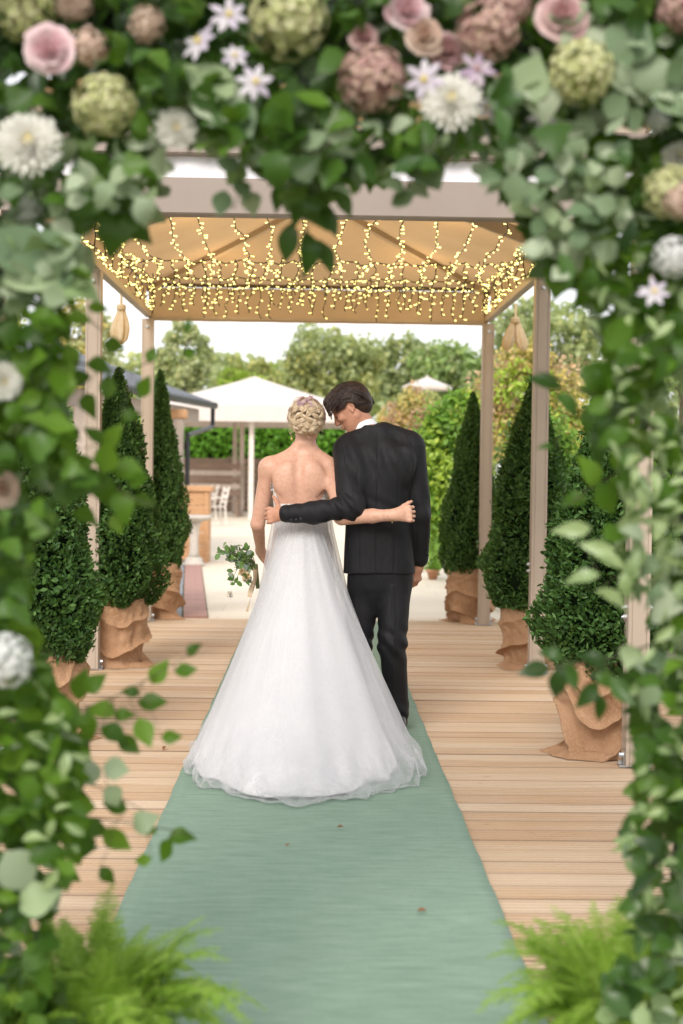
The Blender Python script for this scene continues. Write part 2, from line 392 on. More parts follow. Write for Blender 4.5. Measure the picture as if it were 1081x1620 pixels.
# ------------------------------------------------------------------ tied-back curtains hanging from the eaves
M['curtain'] = plain('beige_curtain', (.66,.56,.44), (.55,.45,.33), 10, .8, .3, 40)
m, t, bs, out = newmat('sunlit_curtain'); t.links.new(mixc(t, ramp(t, noise(t, 14), .35, .65), (.78,.68,.50), (.66,.52,.32)), bs.inputs['Base Color']); bs.inputs['Roughness'].default_value = .8
translucent(m, t, bs, out, (.8,.62,.34), .4); M['curtain'] = m
def curtain(loc, h, w, lab, lobes):
    root = empty('tied_curtain', loc, lab, 'curtain', 'tied curtains hanging from the canopy eaves')
    for k in range(lobes):
        nv, nu = 22, 40; P = np.zeros((nv, nu, 3)); ox = (k - (lobes-1)/2) * w * .55
        for i, q in enumerate(np.linspace(0, 1, nv)):
            rad = w * (.16 + .30 * math.sin(min(1, q*1.25) * math.pi * .62) ** 1.5) * (1 if q < .8 else max(.12, 1 - ((q - .8)/.2)**2*.9)) / (1 if lobes == 1 else 1.5)
            a = np.linspace(0, 2*math.pi, nu, endpoint=False); rr = rad * (1 + .22*np.cos(6*a + k + 2*q) + .1*np.cos(11*a))
            P[i] = np.stack([ox*(.4+q) + rr*np.cos(a) + .03*q*(k-.5), rr*np.sin(a)*.7, -h*q + 0*a], -1)
        link('cloth', grid_mesh('cloth', P, True), root, M['curtain'], (0, 0, 0))
    b = MB(); b.tube([(.0, .0, .0), (0, 0, .16)], .012, 6); o = b.build('cord', M['curtain'], root, loc=(0, 0, -.02))
    b = MB(); b.lathe((0, 0, -.03), [(w*.2, 0), (w*.27, .012), (w*.27, .04), (w*.2, .052)], 16); b.build('knot', M['curtain'], root, loc=(0, 0, 0))
curtain((-1.60, 11.6, 2.66), .31, .145, 'golden beige curtain tied up in a knot beside the left rear posts', 1)
curtain((1.70, 12.3, 2.68), .27, .15, 'pale curtain tied up in two lobes behind the right rear post', 2)

# ------------------------------------------------------------------ fairy lights
m, t, bs, out = newmat('warm_bulb'); em = N(t, 'ShaderNodeEmission'); em.inputs[0].default_value = (1, .78, .24, 1); em.inputs[1].default_value = 2.6
t.links.new(em.outputs[0], out.inputs[0]); M['bulb'] = m; m.cycles.emission_sampling = 'NONE'
M['wire'] = plain('dark_green_wire', (.012,.018,.010), None, 9, .5)
def light_net(label, strands, gap0=.054):
    root = empty('fairy_lights', tuple(strands[0][0]), label, 'fairy lights', 'fairy lights strung under the canopy roof')
    for pts, gap in [(s, gap0) for s in strands]:
        pts = np.array(pts); w = MB(); w.tube(pts, .0045, 5); wo_ = w.build('wire', M['wire'], root)
        seg = np.linalg.norm(np.diff(pts, axis=0), axis=1); cum = np.r_[0, np.cumsum(seg)]; bb = MB()
        s = gap * rng.uniform(.3, 1)
        while s < cum[-1]:
            p = np.array([np.interp(s, cum, pts[:, i]) for i in range(3)]); d = rnd_dirs(1)[0]; d[2] = -abs(d[2])*.4; p2 = p + d * .028
            bb.tube([p, p2], .0025, 4, False); br_ = rng.uniform(.0042, .0068); bb.ball(p2, br_, 6, 4); s += gap * rng.uniform(.75, 1.25)
        o = bb.build('bulb_string', M['bulb'], root); o['kind'] = 'stuff'
    return root
def ceil_z(x, y):
    zs = 2.985 + (RZ - 2.985) * (1 - min(1, abs(x)/1.55)); zh = 2.985 + (RZ - 2.985) * max(0, (12.65 - y) / (12.65 - HY))
    return min(zs, zh)
def wig(p, a): return V(p) + rng.normal(size=3) * a
st = []
for k in range(14):                                  # long strands lying along under the roof, running away from the eye
    x = -1.42 + k * .218 + rng.normal()*.015
    pts = []
    for q in np.linspace(0, 1, 11):
        y = 9.0 + 2.0*q; z = 3.02 - .16*q - .05*math.sin(q*math.pi) ; z = min(z, ceil_z(x, y) - .02)
        pts.append(wig((x + .02*math.sin(q*9 + k), y, z), .012))
    st.append(pts)
light_net('thin strands of fairy lights running back under the pale part of the canopy roof', st, .085)
def icicles(y, z0, n, lmin, lmax, x0=-1.46, x1=1.46, sl=.0):
    st = []; xs = np.linspace(x0, x1, n)
    top = [wig((x, y, min(z0 - .012*(1 - math.cos(i*1.7)), ceil_z(x, y) - .015)), .006) for i, x in enumerate(np.linspace(x0, x1, n*2))]; st.append(top)
    for x in xs:
        L = rng.uniform(lmin, lmax); zt = min(z0, ceil_z(x, y) - .02)
        st.append([wig((x + .01*math.sin(q*6), y + sl*q, zt - L*q), .011) for q in np.linspace(0, 1, 7)])
    return st
light_net('icicle fairy lights in a wavy row across the middle of the canopy roof', icicles(10.9, 2.95, 26, .08, .30))
light_net('icicle fairy lights hung just in front of the golden rear valance', icicles(11.7, 2.93, 28, .10, .28))
light_net('icicle fairy lights hung along the rear eave rail, lowest row over the opening', icicles(12.5, 2.97, 32, .18, .31))
for sx, lab in ((-1, 'fairy lights wound along the left eave rail above the posts'), (1, 'fairy lights wound along the right eave rail above the posts')):
    st = []
    for zz in (2.97, 2.76):
        st.append([wig((sx*(1.45 - .03*math.sin(q*30)), 8.2 + 4.3*q, zz + .02*math.sin(q*40)), .008) for q in np.linspace(0, 1, 40)])
    for q in np.linspace(0, 1, 10): st.append([wig((sx*1.44, 8.8 + 3.7*q, 2.95 - .2*r), .012) for r in np.linspace(0, 1, 5)])
    light_net(lab, st)
for x, y in ((-.75, 10.2), (.75, 10.2), (-.8, 11.9), (.8, 11.9), (0, 11.2)):      # the glow those lit strings cast
    ld = bpy.data.lights.new('fairy_glow', 'POINT'); lo = bpy.data.objects.new('fairy_glow', ld); COL.objects.link(lo)
    lo.location = (x, y, 2.86); ld.energy = 4.4; ld.color = (1, .66, .28); ld.shadow_soft_size = .22

# ================================================================== clipped yew topiaries in hessian-wrapped pots
M['yew'] = leafmat('yew_leaf', [(.020,.055,.012), (.042,.105,.022), (.072,.16,.036), (.12,.23,.06)], .5, .25, .3)
M['yew_core'] = plain('yew_core_shade', (.006,.014,.004), None, 9, .95, spec=.1)  # near-black, shade deep among the leaves put into the colour
M['bark'] = plain('bark', (.11,.075,.05), (.06,.04,.03), 20, .9, .6, 40, (1,1,.2))
m, t, bs, out = newmat('hessian')
wv = N(t, 'ShaderNodeTexWave', wave_type='BANDS', bands_direction='Z'); wv.inputs['Scale'].default_value = 95; wv.inputs['Distortion'].default_value = 1.5
wx = N(t, 'ShaderNodeTexWave', wave_type='BANDS', bands_direction='DIAGONAL'); wx.inputs['Scale'].default_value = 70; wx.inputs['Distortion'].default_value = 1.5
tc = N(t, 'ShaderNodeTexCoord'); t.links.new(tc.outputs['Object'], wv.inputs[0]); t.links.new(tc.outputs['Object'], wx.inputs[0])
wsum = math_(t, 'MULTIPLY', wv.outputs[1], wx.outputs[1])
c = mixc(t, ramp(t, noise(t, 5), .3, .7), (.50,.30,.185), (.38,.215,.12)); c = mixc(t, math_(t, 'MULTIPLY', wsum, .55), c, (.26,.145,.075)); c = mixc(t, ramp(t, noise(t, 90, (1, 1, 1), 2), .45, .75), c, (.50,.33,.20))
t.links.new(c, bs.inputs['Base Color']); bs.inputs['Roughness'].default_value = .95; bs.inputs['Specular IOR Level'].default_value = .1
bump(t, bs, wsum, .5, .003); M['hessian'] = m
def hessian_mesh(seed):
    """loose sacking: deep slumping folds, a rolled lip and a puddled hem"""
    g = np.random.default_rng(seed); nv, nu = 90, 150; h = .47
    a = np.linspace(0, 2*math.pi, nu, endpoint=False); q = np.linspace(0, 1, nv); A, Q = np.meshgrid(a, q)
    nz = Noise(seed, 9, .25, .6); nz2 = Noise(seed+50, 12, .8, 2.0); nz3 = Noise(seed+80, 16, 2.5, 5)
    C3 = np.stack([np.cos(A), np.sin(A), Q*1.2], -1)
    w = nz(C3)                                                              # warps the fold lines
    base = .205 - .035*(1-Q) + .02*np.sin(Q*math.pi)                        # pot shape, wider at the rim
    ph = Q*13 + 2.1*w + 2.4*np.sin(A*2 + seed) + 1.2*np.cos(A*3 - seed)
    fold = (1 - np.abs(np.sin(ph*.5)))**1.6                                 # sharp drooping creases
    amp = .043*np.clip((.97 - Q)/.25, 0, 1)**.6 * (.35 + .65*np.clip((.62-Q)/.5, 0, 1))
    r = base + amp*(fold*1.7 - .5) + .007*nz2(C3*1.3)*np.clip((1-Q)*4, .15, 1) + .005*np.clip((.9 - Q)*5, 0, 1)*(1 - np.abs(np.sin(A*5 + Q*9 + 3*w + seed)))**2 + .0022*nz3(C3*V((1, 1, 2)))
    r += .075*np.clip((.10 - Q)/.10, 0, 1)**2 * (1 + .5*np.sin(A*3 + seed) + .35*nz(C3*2))      # hem spreading on the floor
    z = h*Q**.9 + .006*nz2(C3) * (Q > .05); z = z - .02*amp/.036*np.sin(ph) * (Q > .06); z = np.maximum(z, .003 + .008*np.clip(Q*20, 0, 1))
    z[-1] += .012*nz(C3[-1]*2)
    P = np.stack([r*np.cos(A), r*np.sin(A), z], -1)
    rim = [P[-1]*V((.93, .93, 1)) + V((0, 0, .012)), P[-1]*V((.86, .86, 1)) - V((0, 0, .01)), P[-1]*V((.82,.82,1)) - V((0, 0, .07))]
    return grid_mesh('hessian_wrap', np.concatenate([P, np.stack(rim)]), True)
def yew_mesh(seed, n=18000):
    g = np.random.default_rng(seed); nz = Noise(seed, 14, .8, 2.4)
    q = g.uniform(0, 1, n) ** 1.25; a = g.uniform(0, 2*math.pi, n); z = .42 + q*1.62
    rad = np.where(q < .17, .20 + .105*np.sin(np.clip(q/.17, 0, 1)*math.pi/2), .305*(1 - (q-.17)/.83)**.88 + .018*np.clip((1 - q)*8, 0, 1))
    d = np.stack([np.cos(a), np.sin(a), np.full(n, .25)], -1); bumpy = 1 + .11*nz(np.stack([np.cos(a)*.7, np.sin(a)*.7, z*2.2], -1))
    rr = rad*bumpy*(1 - .22*g.uniform(0, 1, n)**2) + np.where(g.uniform(size=n) < .05, g.uniform(0, .035, n), 0); P = np.stack([rr*np.cos(a), rr*np.sin(a), z], -1)
    D = d*.7 + g.normal(size=(n, 3))*.6 + V((0, 0, .35)); U = g.normal(size=(n, 3))*.7 + d
    v, f = leaf_cloud(P, D, U, g.uniform(.026, .05, n), g.uniform(.012, .021, n)); me = mesh('crown', v, f); me.materials.append(M['yew']); return me
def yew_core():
    b = MB(); b.lathe((0, 0, 0), [(.13, .44), (.23, .58), (.24, .72), (.16, 1.15), (.08, 1.6), (.015, 1.93)], 14); me = mesh('shade_core', np.vstack(b.v), b.f, True)  # solid cone added inside the crown to close its gaps with dark
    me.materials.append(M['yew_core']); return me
yews = [yew_mesh(s) for s in (11, 12)]; core = yew_core(); wraps = [hessian_mesh(s) for s in (2, 5, 9)]
for w in wraps: w.materials.append(M['hessian'])
sb = MB(); sb.lathe((0, 0, .40), [(.17, 0), (.172, .025)], 18); soil = mesh('soil', np.vstack(sb.v), sb.f); soil.materials.append(M['soil'])
tb = MB(); tb.tube([(0, 0, .41), (.004, 0, .6)], [.022, .017], 8); trunk = mesh('trunk', np.vstack(tb.v), tb.f); trunk.materials.append(M['bark'])
for i, (x, y, sxy, sz, rz, lab) in enumerate((
    (-1.36, 7.05, .96, .97, 2.2, 'dark conical yew in a slumped hessian wrap, half hidden by arch leaves on the left'),
    (-1.37, 9.82, 1.02, 1.0, .6, 'conical yew in a folded hessian wrap beside the middle left post'),
    (-1.43, 12.95, .86, 1.10, 4.0, 'slim conical yew in a hessian wrap by the rear left post, near the paved strip'),
    (1.41, 6.92, 1.0, .92, 1.3, 'big dark yew in a draped hessian wrap beside the nearest right post'),
    (1.52, 9.98, 1.12, 1.0, 5.1, 'full conical yew in a creased hessian wrap behind the middle right post'),
    (1.41, 12.90, .90, 1.02, 3.2, 'narrow conical yew in a hessian wrap by the rear right post'))):
    root = empty('potted_yew', (x, y, 0), lab, 'topiary', 'clipped yews lining the walkway', rz)
    c = child('crown', yews[i % 2], root, (0, 0, 0)); c.scale = (sxy, sxy, sz); c['kind'] = 'stuff'; k = child('shade_core', core, root, (0, 0, 0)); k.scale = (sxy, sxy, sz)
    child('hessian_wrap', wraps[i % 3], root, (0, 0, 0)); child('soil', soil, root, (0, 0, 0)); child('trunk', trunk, root, (0, 0, 0))

# ================================================================== fallen leaves on deck and carpet
M['dry_leaf'] = leafmat('dry_leaf', [(.10,.05,.02), (.2,.09,.03), (.25,.12,.05)], .6, .1)
for px, py, z, L, lab in ((260,1186,.004,.035,'small dark dry leaf on the boards left of the gown'), (538,1311,.014,.03,'tiny dark leaf scrap on the carpet below the hem of the gown'),
                       (667,1444,.016,.032,'small reddish leaf lying on the carpet towards the right fern'), (455,1340,.014,.02,'tiniest leaf scrap on the carpet below the gown, left of centre')):
    r = CR @ V([(px-540.5)/2250., -(py-810.)/2250., -1]); p = CP + r*((z - EYE)/r[2])
    v, f = leaf_cloud([p + V((0,0,.006))], [(rng.normal(), rng.normal(), .25)], [(0, -.4, 1)], L, L*.5, .5)
    tag(link('fallen_leaf', mesh('fallen_leaf', v, f), None, M['dry_leaf']), lab, 'leaf', 'dry leaves fallen on the walkway')
# ================================================================== background: trees, shrubs, hedge, shelter, marquee
def crown_cloud(c, rad, n, L, seed, lumps=26, gaps=.35):
    """leaf clumps gathered on many small lobes inside an uneven ellipsoid, with gaps between"""
    g = np.random.default_rng(seed); c = V(c); rad = V(rad)
    d = rnd_dirs(lumps, g); rr = g.uniform(.35, 1, lumps)**.5; cen = d * rr[:, None] * .80
    ls = g.uniform(.16, .40, lumps) * (1.15 - gaps*.6)
    k = g.choice(lumps, n, p=ls**2/np.sum(ls**2)); dd = rnd_dirs(n, g); P = cen[k] + dd * (ls[k] * g.uniform(.45, 1.05, n))[:, None]
    P = c + P * rad; D = dd*.5 + g.normal(size=(n, 3))*.6 + V((0, 0, -.2)); U = dd + g.normal(size=(n, 3))*.6 + V((0, 0, .5))
    L = L * g.uniform(.6, 1.3, n); return leaf_cloud(P, D, U, L, L*.62, .2)
def leafm(name, base, var=.35, **kw):
    b = V(base); return leafmat(name, [tuple(b*(1-var)), tuple(b), tuple(b*(1+var*.6)), tuple(b*V((1.25,1.1,.9))*(1+var*.4))], **kw)
for nm, col in (('sage', (0.45,0.51,0.26)), ('willow', (0.58,0.62,0.36)), ('olive', (0.50,0.52,0.22)), ('mid', (0.36,0.50,0.19)), ('dull', (0.37,0.44,0.22)),
                ('lime', (0.40,0.55,0.09)), ('laurel', (0.19,0.36,0.06)), ('goldleaf', (0.64,0.54,0.22)), ('copper', (0.64,0.43,0.30)), ('hedge', (.17,.40,.04)), ('deep', (.06,.13,.035))):
    M[nm] = leafm(nm, col, tr=.5)
def tree(lab, px0, px1, pt, pb, Y, mats, n, L, seed, cat='tree', grp='trees standing beyond the patio', depth=.7, gaps=.35, name='tree', limbs=7):
    a, b_ = at(px0, pt, Y), at(px1, pb, Y); c = (a + b_)/2; rad = V((abs(b_[0]-a[0])/2, abs(b_[0]-a[0])/2*depth, abs(a[2]-b_[2])/2))
    root = empty(name, (c[0], c[1], -.15), lab, cat, grp); g = np.random.default_rng(seed)
    zb = c[2] - rad[2]*.75; tb = MB(); th = max(.03, rad[2]*.045)
    tb.tube([(c[0], c[1], -.16), (c[0]+.03*rad[0], c[1], zb*.6), (c[0]-.03*rad[0], c[1], c[2]-rad[2]*.2), (c[0]+.05*rad[0], c[1], c[2]+rad[2]*.55)], [th*1.4, th, th*.7, th*.15], 8)
    for k in range(limbs):
        d = rnd_dirs(1, g)[0]; d[2] = abs(d[2])*.8 + .25; s = V((c[0], c[1], c[2] - rad[2]*g.uniform(.2, .7))); e_ = s + d*rad*.75
        tb.tube([s, (s+e_)/2 + g.normal(size=3)*rad*.05, e_], [th*.55, th*.35, th*.08], 6)
    tb.build('trunk', M['bark'], root)
    tot = sum(w for _, w in mats)
    for j, (mm, w) in enumerate(mats):
        v, f = crown_cloud(c, rad, int(n*w/tot), L, seed*7 + j, gaps=gaps); o = link('crown', mesh('crown', v, f), root, M[mm]); o['kind'] = 'stuff'
    return root
T = 'trees standing beyond the patio'
tree('airy pale tree with sky showing through, left of the marquee roof', 238, 350, 492, 640, 62, [('willow', 3), ('sage', 1)], 2600, .26, 21, gaps=.75)
tree('low yellowish tree just above the apex of the marquee', 335, 460, 556, 660, 70, [('olive', 2), ('lime', 1)], 2600, .30, 22)
tree('broad olive tree rising behind the couple, tallest in the middle', 436, 612, 502, 660, 66, [('olive', 3), ('sage', 2)], 5200, .30, 23, gaps=.45)
tree('dull grey green tree right of the groom and left of the brighter one', 585, 690, 520, 650, 74, [('dull', 3), ('sage', 1)], 3200, .32, 24, gaps=.4)
tree('mid green rounded tree beside the rear right post', 652, 790, 518, 660, 66, [('mid', 3), ('dull', 1)], 3600, .30, 25)
tree('pale golden green tree behind the left posts, partly hidden by arch leaves', 40, 205, 455, 660, 48, [('goldleaf', 2), ('willow', 3)], 4200, .22, 26, gaps=.5)
tree('greyish tree behind the tied curtain on the right', 745, 990, 452, 640, 52, [('dull', 3), ('sage', 2)], 5000, .24, 27, gaps=.5)
tree('dark tree beyond the right edge of the arch', 960, 1200, 430, 660, 50, [('mid', 2), ('dull', 2)], 3600, .26, 28)
tree('dark tree beyond the left edge of the arch', -150, 60, 420, 660, 46, [('mid', 2), ('olive', 2)], 3600, .26, 29)
# a wood far behind that reads as one mass
P_ = []; g = np.random.default_rng(4); n = 9000
x = g.uniform(-55, 55, n); nz = Noise(8, 10, .02, .12); h = 8.2 + 1.5*nz(np.stack([x, x*0, x*0], -1)); z = h*g.uniform(0, 1, n)**.6; y = 112 + g.normal(size=n)*2
D = g.normal(size=(n, 3)); U = g.normal(size=(n, 3)) + V((0, -.6, .5)); v, f = leaf_cloud(np.stack([x, y, z], -1), D, U, g.uniform(.6, 1.3, n), g.uniform(.5, .9, n))
tag(link('distant_wood', mesh('distant_wood', v, f), None, M['sage']), kind='stuff')

def shrub(lab, px0, px1, pt, pb, Y, mats, n, L, seed, **kw):
    return tree(lab, px0, px1, pt, pb, Y, mats, n, L, seed, cat='shrub', grp='shrubs growing beside the walkway', name='shrub', limbs=9, **kw)
shrub('yellow green leafy shrub between the groom and the rear right yew', 652, 792, 608, 905, 17.0, [('laurel', 3), ('lime', 2)], 7279, 0.080, 31, gaps=.2)
shrub('golden shrub with coppery tips rising above the right yews', 726, 962, 534, 760, 19.5, [('goldleaf', 3), ('lime', 2), ('copper', 1.4)], 10640, 0.088, 32, gaps=.2)
shrub('green shrub filling the space behind the middle right yew', 765, 965, 640, 1010, 14.2, [('laurel', 3), ('deep', 1.5)], 9100, 0.068, 33, gaps=.2)
shrub('dark shrub behind the nearest right yew', 905, 1130, 600, 1060, 11.0, [('laurel', 2), ('deep', 2)], 9100, 0.060, 34, gaps=.2)
shrub('pale coppery shrub with pinkish leaves just right of the groom\'s head', 588, 712, 598, 745, 27, [('copper', 2), ('goldleaf', 2), ('olive', 1)], 4760, 0.096, 35, gaps=.4)
shrub('low green plant behind the small terracotta pots', 655, 716, 760, 912, 18.2, [('laurel', 2), ('lime', 1)], 2240, 0.056, 36, gaps=.3)
shrub('bright green shrub seen between the middle left and rear left posts', 118, 246, 632, 1010, 13.6, [('laurel', 2), ('lime', 2)], 5880, 0.064, 37, gaps=.3)
shrub('dark green shrub hidden behind the left side of the arch', -90, 135, 560, 1080, 11.2, [('deep', 2), ('laurel', 2)], 7279, 0.060, 38, gaps=.2)
shrub('lime green shrub behind the timber shelter roof', 150, 262, 618, 780, 30, [('lime', 3)], 3080, 0.112, 39, gaps=.2)
shrub('olive green shrub below the coppery one, right of the groom', 600, 700, 668, 850, 24, [('olive', 2), ('laurel', 2)], 3919, 0.080, 30, gaps=.3)
# clipped hedge behind a brown board fence
a, b_ = at(250, 670, 46), at(640, 670, 46); n = 9000; g = np.random.default_rng(5)
root = empty('hedge', ((a[0]+b_[0])/2, 46, -.15), 'bright green clipped hedge rising above the brown fence behind the marquee', 'hedge')
x = g.uniform(a[0], b_[0], n); z = g.uniform(0, 2.8, n); front = g.uniform(0, 1, n) < .7; y = np.where(front, 45.6 + .12*g.normal(size=n), g.uniform(45.6, 47, n)); z = np.where(front, z, 2.75 + .1*g.normal(size=n))
v, f = leaf_cloud(np.stack([x, y, z], -1), g.normal(size=(n, 3)), g.normal(size=(n, 3)) + V((0, -.8, .6)), g.uniform(.10, .2, n), g.uniform(.07, .13, n))
o = link('foliage', mesh('foliage', v, f), root, M['hedge']); o['kind'] = 'stuff'
b = MB(); b.box((a[0]+.2, 45.8, -.15), (b_[0]-.2, 46.9, 2.65)); b.build('shade_core', M['yew_core'], root)  # solid dark box added as the shaded inside of the hedge
M['brown_wood'] = plain('brown_fence_wood', (.25,.175,.13), (.19,.13,.095), 3, .85, .4, 18, (1,1,6))
M['pale_wood'] = plain('weathered_pale_wood', (.50,.42,.36), (.40,.33,.28), 4, .8, .4, 22, (4,4,.5))
M['orange_wood'] = plain('fresh_orange_wood', (.55,.31,.16), (.46,.25,.12), 5, .6, .3, 25, (1,1,7))
M['slate'] = plain('grey_roof_covering', (.10,.11,.13), (.075,.08,.10), 8, .6, .3, 40)
M['black_plastic'] = plain('black_gutter', (.015,.016,.02), None, 8, .4)
M['cream_fabric'] = plain('cream_fabric', (.62,.56,.52), (.57,.51,.47), 4, .75, .2, 20)
M['white_paint'] = plain('white_painted_wood', (.72,.66,.60), (.62,.56,.50), 8, .6, .2, 40)
M['cast_stone'] = plain('cast_stone', (.58,.53,.47), (.46,.42,.37), 7, .9, .5, 50)
M['terracotta'] = plain('terracotta', (.46,.24,.14), (.38,.19,.11), 9, .85, .3, 50)
root = empty('board_fence', ((a[0]+b_[0])/2, 44.6, -.15), 'brown horizontal board fence below the hedge at the back of the patio', 'fence')
bb = MB(); bb.box((0, -.012, 0), (2.36, .012, .185), .004); bme = mesh('board', np.vstack(bb.v), bb.f); bme.materials.append(M['brown_wood'])
pb_ = MB(); pb_.box((-.05, -.05, -.16), (.05, .05, 1.72), .006); pme = mesh('fence_post', np.vstack(pb_.v), pb_.f); pme.materials.append(M['brown_wood'])
nx = int((b_[0]-a[0])/2.4)
for i in range(nx + 1):
    o = bpy.data.objects.new('post', pme); COL.objects.link(o); o.parent = root; o.matrix_parent_inverse = pinv(root); o.location = (a[0] + i*2.4, 44.6, 0)
    if i < nx:
        for k in range(8):
            o = bpy.data.objects.new('board', bme); COL.objects.link(o); o.parent = root; o.matrix_parent_inverse = pinv(root); o.location = (a[0] + i*2.4 + .02, 44.53 + .004*rng.normal(), .04 + k*.205)

# timber shelter with slate roof, gutter and down-pipe
p0, p1 = at(150, 596, 18.6), at(328, 640, 24.4); d = nrm(V((p1[0]-p0[0], p1[1]-p0[1], 0))); out_ = V((-d[1], d[0], 0)); out_ = out_ if out_[0] < 0 else -out_
ze = (p0[2] + p1[2])/2; A = V((p0[0], p0[1], ze)); B = V((p1[0], p1[1], ze))
root = empty('timber_shelter', (A[0]-1, 21, 0), 'open timber shelter with grey roof and black gutter, left of the marquee', 'shelter')
b = MB(); A0 = A - d*1.2; ridge = 2.6*out_ + V((0, 0, .9)); nn = nrm(np.cross(d, ridge)); nn = nn if nn[2] > 0 else -nn
q = [A0, B + d*.25, B + d*.25 + ridge, A0 + ridge]; b.add([p + nn*.03 for p in q] + [p - nn*.03 for p in q], [(0,1,2,3),(7,6,5,4),(0,4,5,1),(1,5,6,2),(2,6,7,3),(3,7,4,0)]); b.build('roof', M['slate'], root)
b = MB(); b.bar(A0 - V((0,0,.05)) - out_*.07, B + d*.3 - V((0,0,.05)) - out_*.07, .10, .11, .02); gut = b.build('gutter', M['black_plastic'], root)
b = MB(); e0 = B + d*.2 - V((0,0,.08)) - out_*.05; pw = at(277, 690, 22.3); pw = V((pw[0], pw[1], 0))
b.tube([e0, e0 - V((0,0,.28)), e0 - V((0,0,.34)) - d*.05, V((pw[0]+.2, pw[1]-.05, ze-.62)), V((pw[0]+.2, pw[1]-.02, ze-.75)), V((pw[0]+.2, pw[1]-.02, .0))], .038, 8); b.build('downpipe', M['black_plastic'], root)
b = MB(); b.bar(A0 - V((0,0,.24)) + out_*.22, B - V((0,0,.24)) + out_*.22, .16, .24, .01); b.build('eave_beam', M['pale_wood'], root)
b = MB(); b.box((pw[0]-.13, pw[1]-.13, -.012), (pw[0]+.13, pw[1]+.13, ze-.36), .012); b.build('post', M['pale_wood'], root)
b = MB(); b.box((pw[0]-.19, pw[1]-.16, ze-.36), (pw[0]+.19, pw[1]+.16, ze-.22), .01); b.build('post_head', M['orange_wood'], root)
p3 = A0 + d*.8; b = MB(); b.box((p3[0]-.12, p3[1]-.12, -.16), (p3[0]+.12, p3[1]+.12, ze-.36), .012); b.build('post', M['pale_wood'], root)
p3 = pw + out_*2.3; b = MB(); b.box((p3[0]-.12, p3[1]-.12, -.16), (p3[0]+.12, p3[1]+.12, ze+.35), .012); b.build('post', M['pale_wood'], root)

# wooden bar counter
c0 = at(305, 890, 20.8); cx, cy = c0[0], 20.9; root = empty('bar_counter', (cx, cy, 0), 'orange wooden bar counter with a thick plank top behind the stone pedestal', 'counter')
b = MB(); b.box((cx-.27, cy-.30, 1.02), (cx+.29, cy+.34, 1.10), .012); b.build('counter_top', M['orange_wood'], root)
for k in range(5):
    b = MB(); b.box((cx-.22, cy-.25 - .003*(k % 2), .03 + k*.198), (cx+.20, cy-.22, .222 + k*.198), .006); b.build('front_plank', M['orange_wood'], root)
for sx in (-.225, .205):
    b = MB(); b.box((cx+sx-.03, cy-.27, -.01), (cx+sx+.03, cy+.28, 1.018), .006); b.build('side_panel', M['orange_wood'], root)
# stone pedestal with a round top
c0 = at(308, 894, 20.0); cx, cy = c0[0], 19.9; root = empty('stone_pedestal', (cx, cy, 0), 'pale cast stone pedestal with a flat round top beside the paved strip', 'pedestal')
b = MB(); b.lathe((cx, cy, -.01), [(.145, 0), (.145, .05), (.12, .07), (.125, .10), (.085, .13)], 24); b.build('base', M['cast_stone'], root, True)
b = MB(); b.lathe((cx, cy, .121), [(.082, 0), (.064, .06), (.06, .25), (.075, .42), (.095, .46), (.095, .49)], 24); b.build('column', M['cast_stone'], root, True)
b = MB(); b.lathe((cx, cy, .612), [(.12, 0), (.22, .03), (.255, .05), (.26, .075), (.245, .09), (.20, .085), (.02, .075)], 32); b.build('bowl', M['cast_stone'], root, True)
# garden chairs
def chair(cx, cy, rz, lab):
    root = empty('garden_chair', (cx, cy, 0), lab, 'chair', 'pale wooden garden chairs on the patio', rz)
    def P(name, f): b = MB(); f(b); b.build(name, M['white_paint'], root, loc=(0, 0, 0))
    for k in range(5): P('seat_slat', lambda b: b.box((-.23, -.22 + k*.09, .43), (.23, -.145 + k*.09, .452), .004))
    for sx in (-1, 1):
        P('leg', lambda b: b.bar((sx*.22, -.21, -.012), (sx*.21, -.20, .43), .04, .04, .004))
        P('leg', lambda b: b.bar((sx*.22, .24, -.012), (sx*.21, .20, .43), .04, .04, .004))
        P('back_post', lambda b: b.bar((sx*.21, .20, .452), (sx*.20, .30, .92), .038, .038, .004))
        P('armrest', lambda b: b.box((sx*.25-.025, -.22, .64), (sx*.25+.025, .25, .665), .004))
    for k in range(3): P('back_rail', lambda b: b.bar((-.19, .225 + k*.028, .56 + k*.135), (.19, .225 + k*.028, .56 + k*.135), .02, .07, .004))
    return root
c0 = at(346, 828, 34); chair(c0[0]-.1, c0[1], R_(-70), 'pale wooden chair facing left, nearer of the two by the brown fence')
chair(c0[0]-.55, c0[1] + 2.6, R_(-110), 'pale wooden chair tucked behind the nearer one at the brown fence')
# slatted bench by the fence
c0 = at(325, 800, 40); root = empty('slatted_bench', (c0[0], 40, 0), 'brown slatted bench with a high back in front of the board fence', 'bench')
for k in range(5):
    b = MB(); b.box((c0[0]-.95, 40.2 + k*.012, .58 + k*.19), (c0[0]+.95, 40.24 + k*.012, .72 + k*.19), .006); b.build('back_slat', M['pale_wood'] if k % 2 else M['brown_wood'], root)
for k in range(4):
    b = MB(); b.box((c0[0]-.95, 39.72 + k*.115, .42), (c0[0]+.95, 39.82 + k*.115, .45), .006); b.build('seat_slat', M['brown_wood'], root)
for sx in (-.9, .9):
    b = MB(); b.box((c0[0]+sx-.04, 39.74, -.012), (c0[0]+sx+.04, 39.82, .418)); b.build('leg', M['brown_wood'], root)
    b = MB(); b.box((c0[0]+sx-.04, 40.26, -.012), (c0[0]+sx+.04, 40.34, 1.52)); b.build('leg', M['brown_wood'], root)

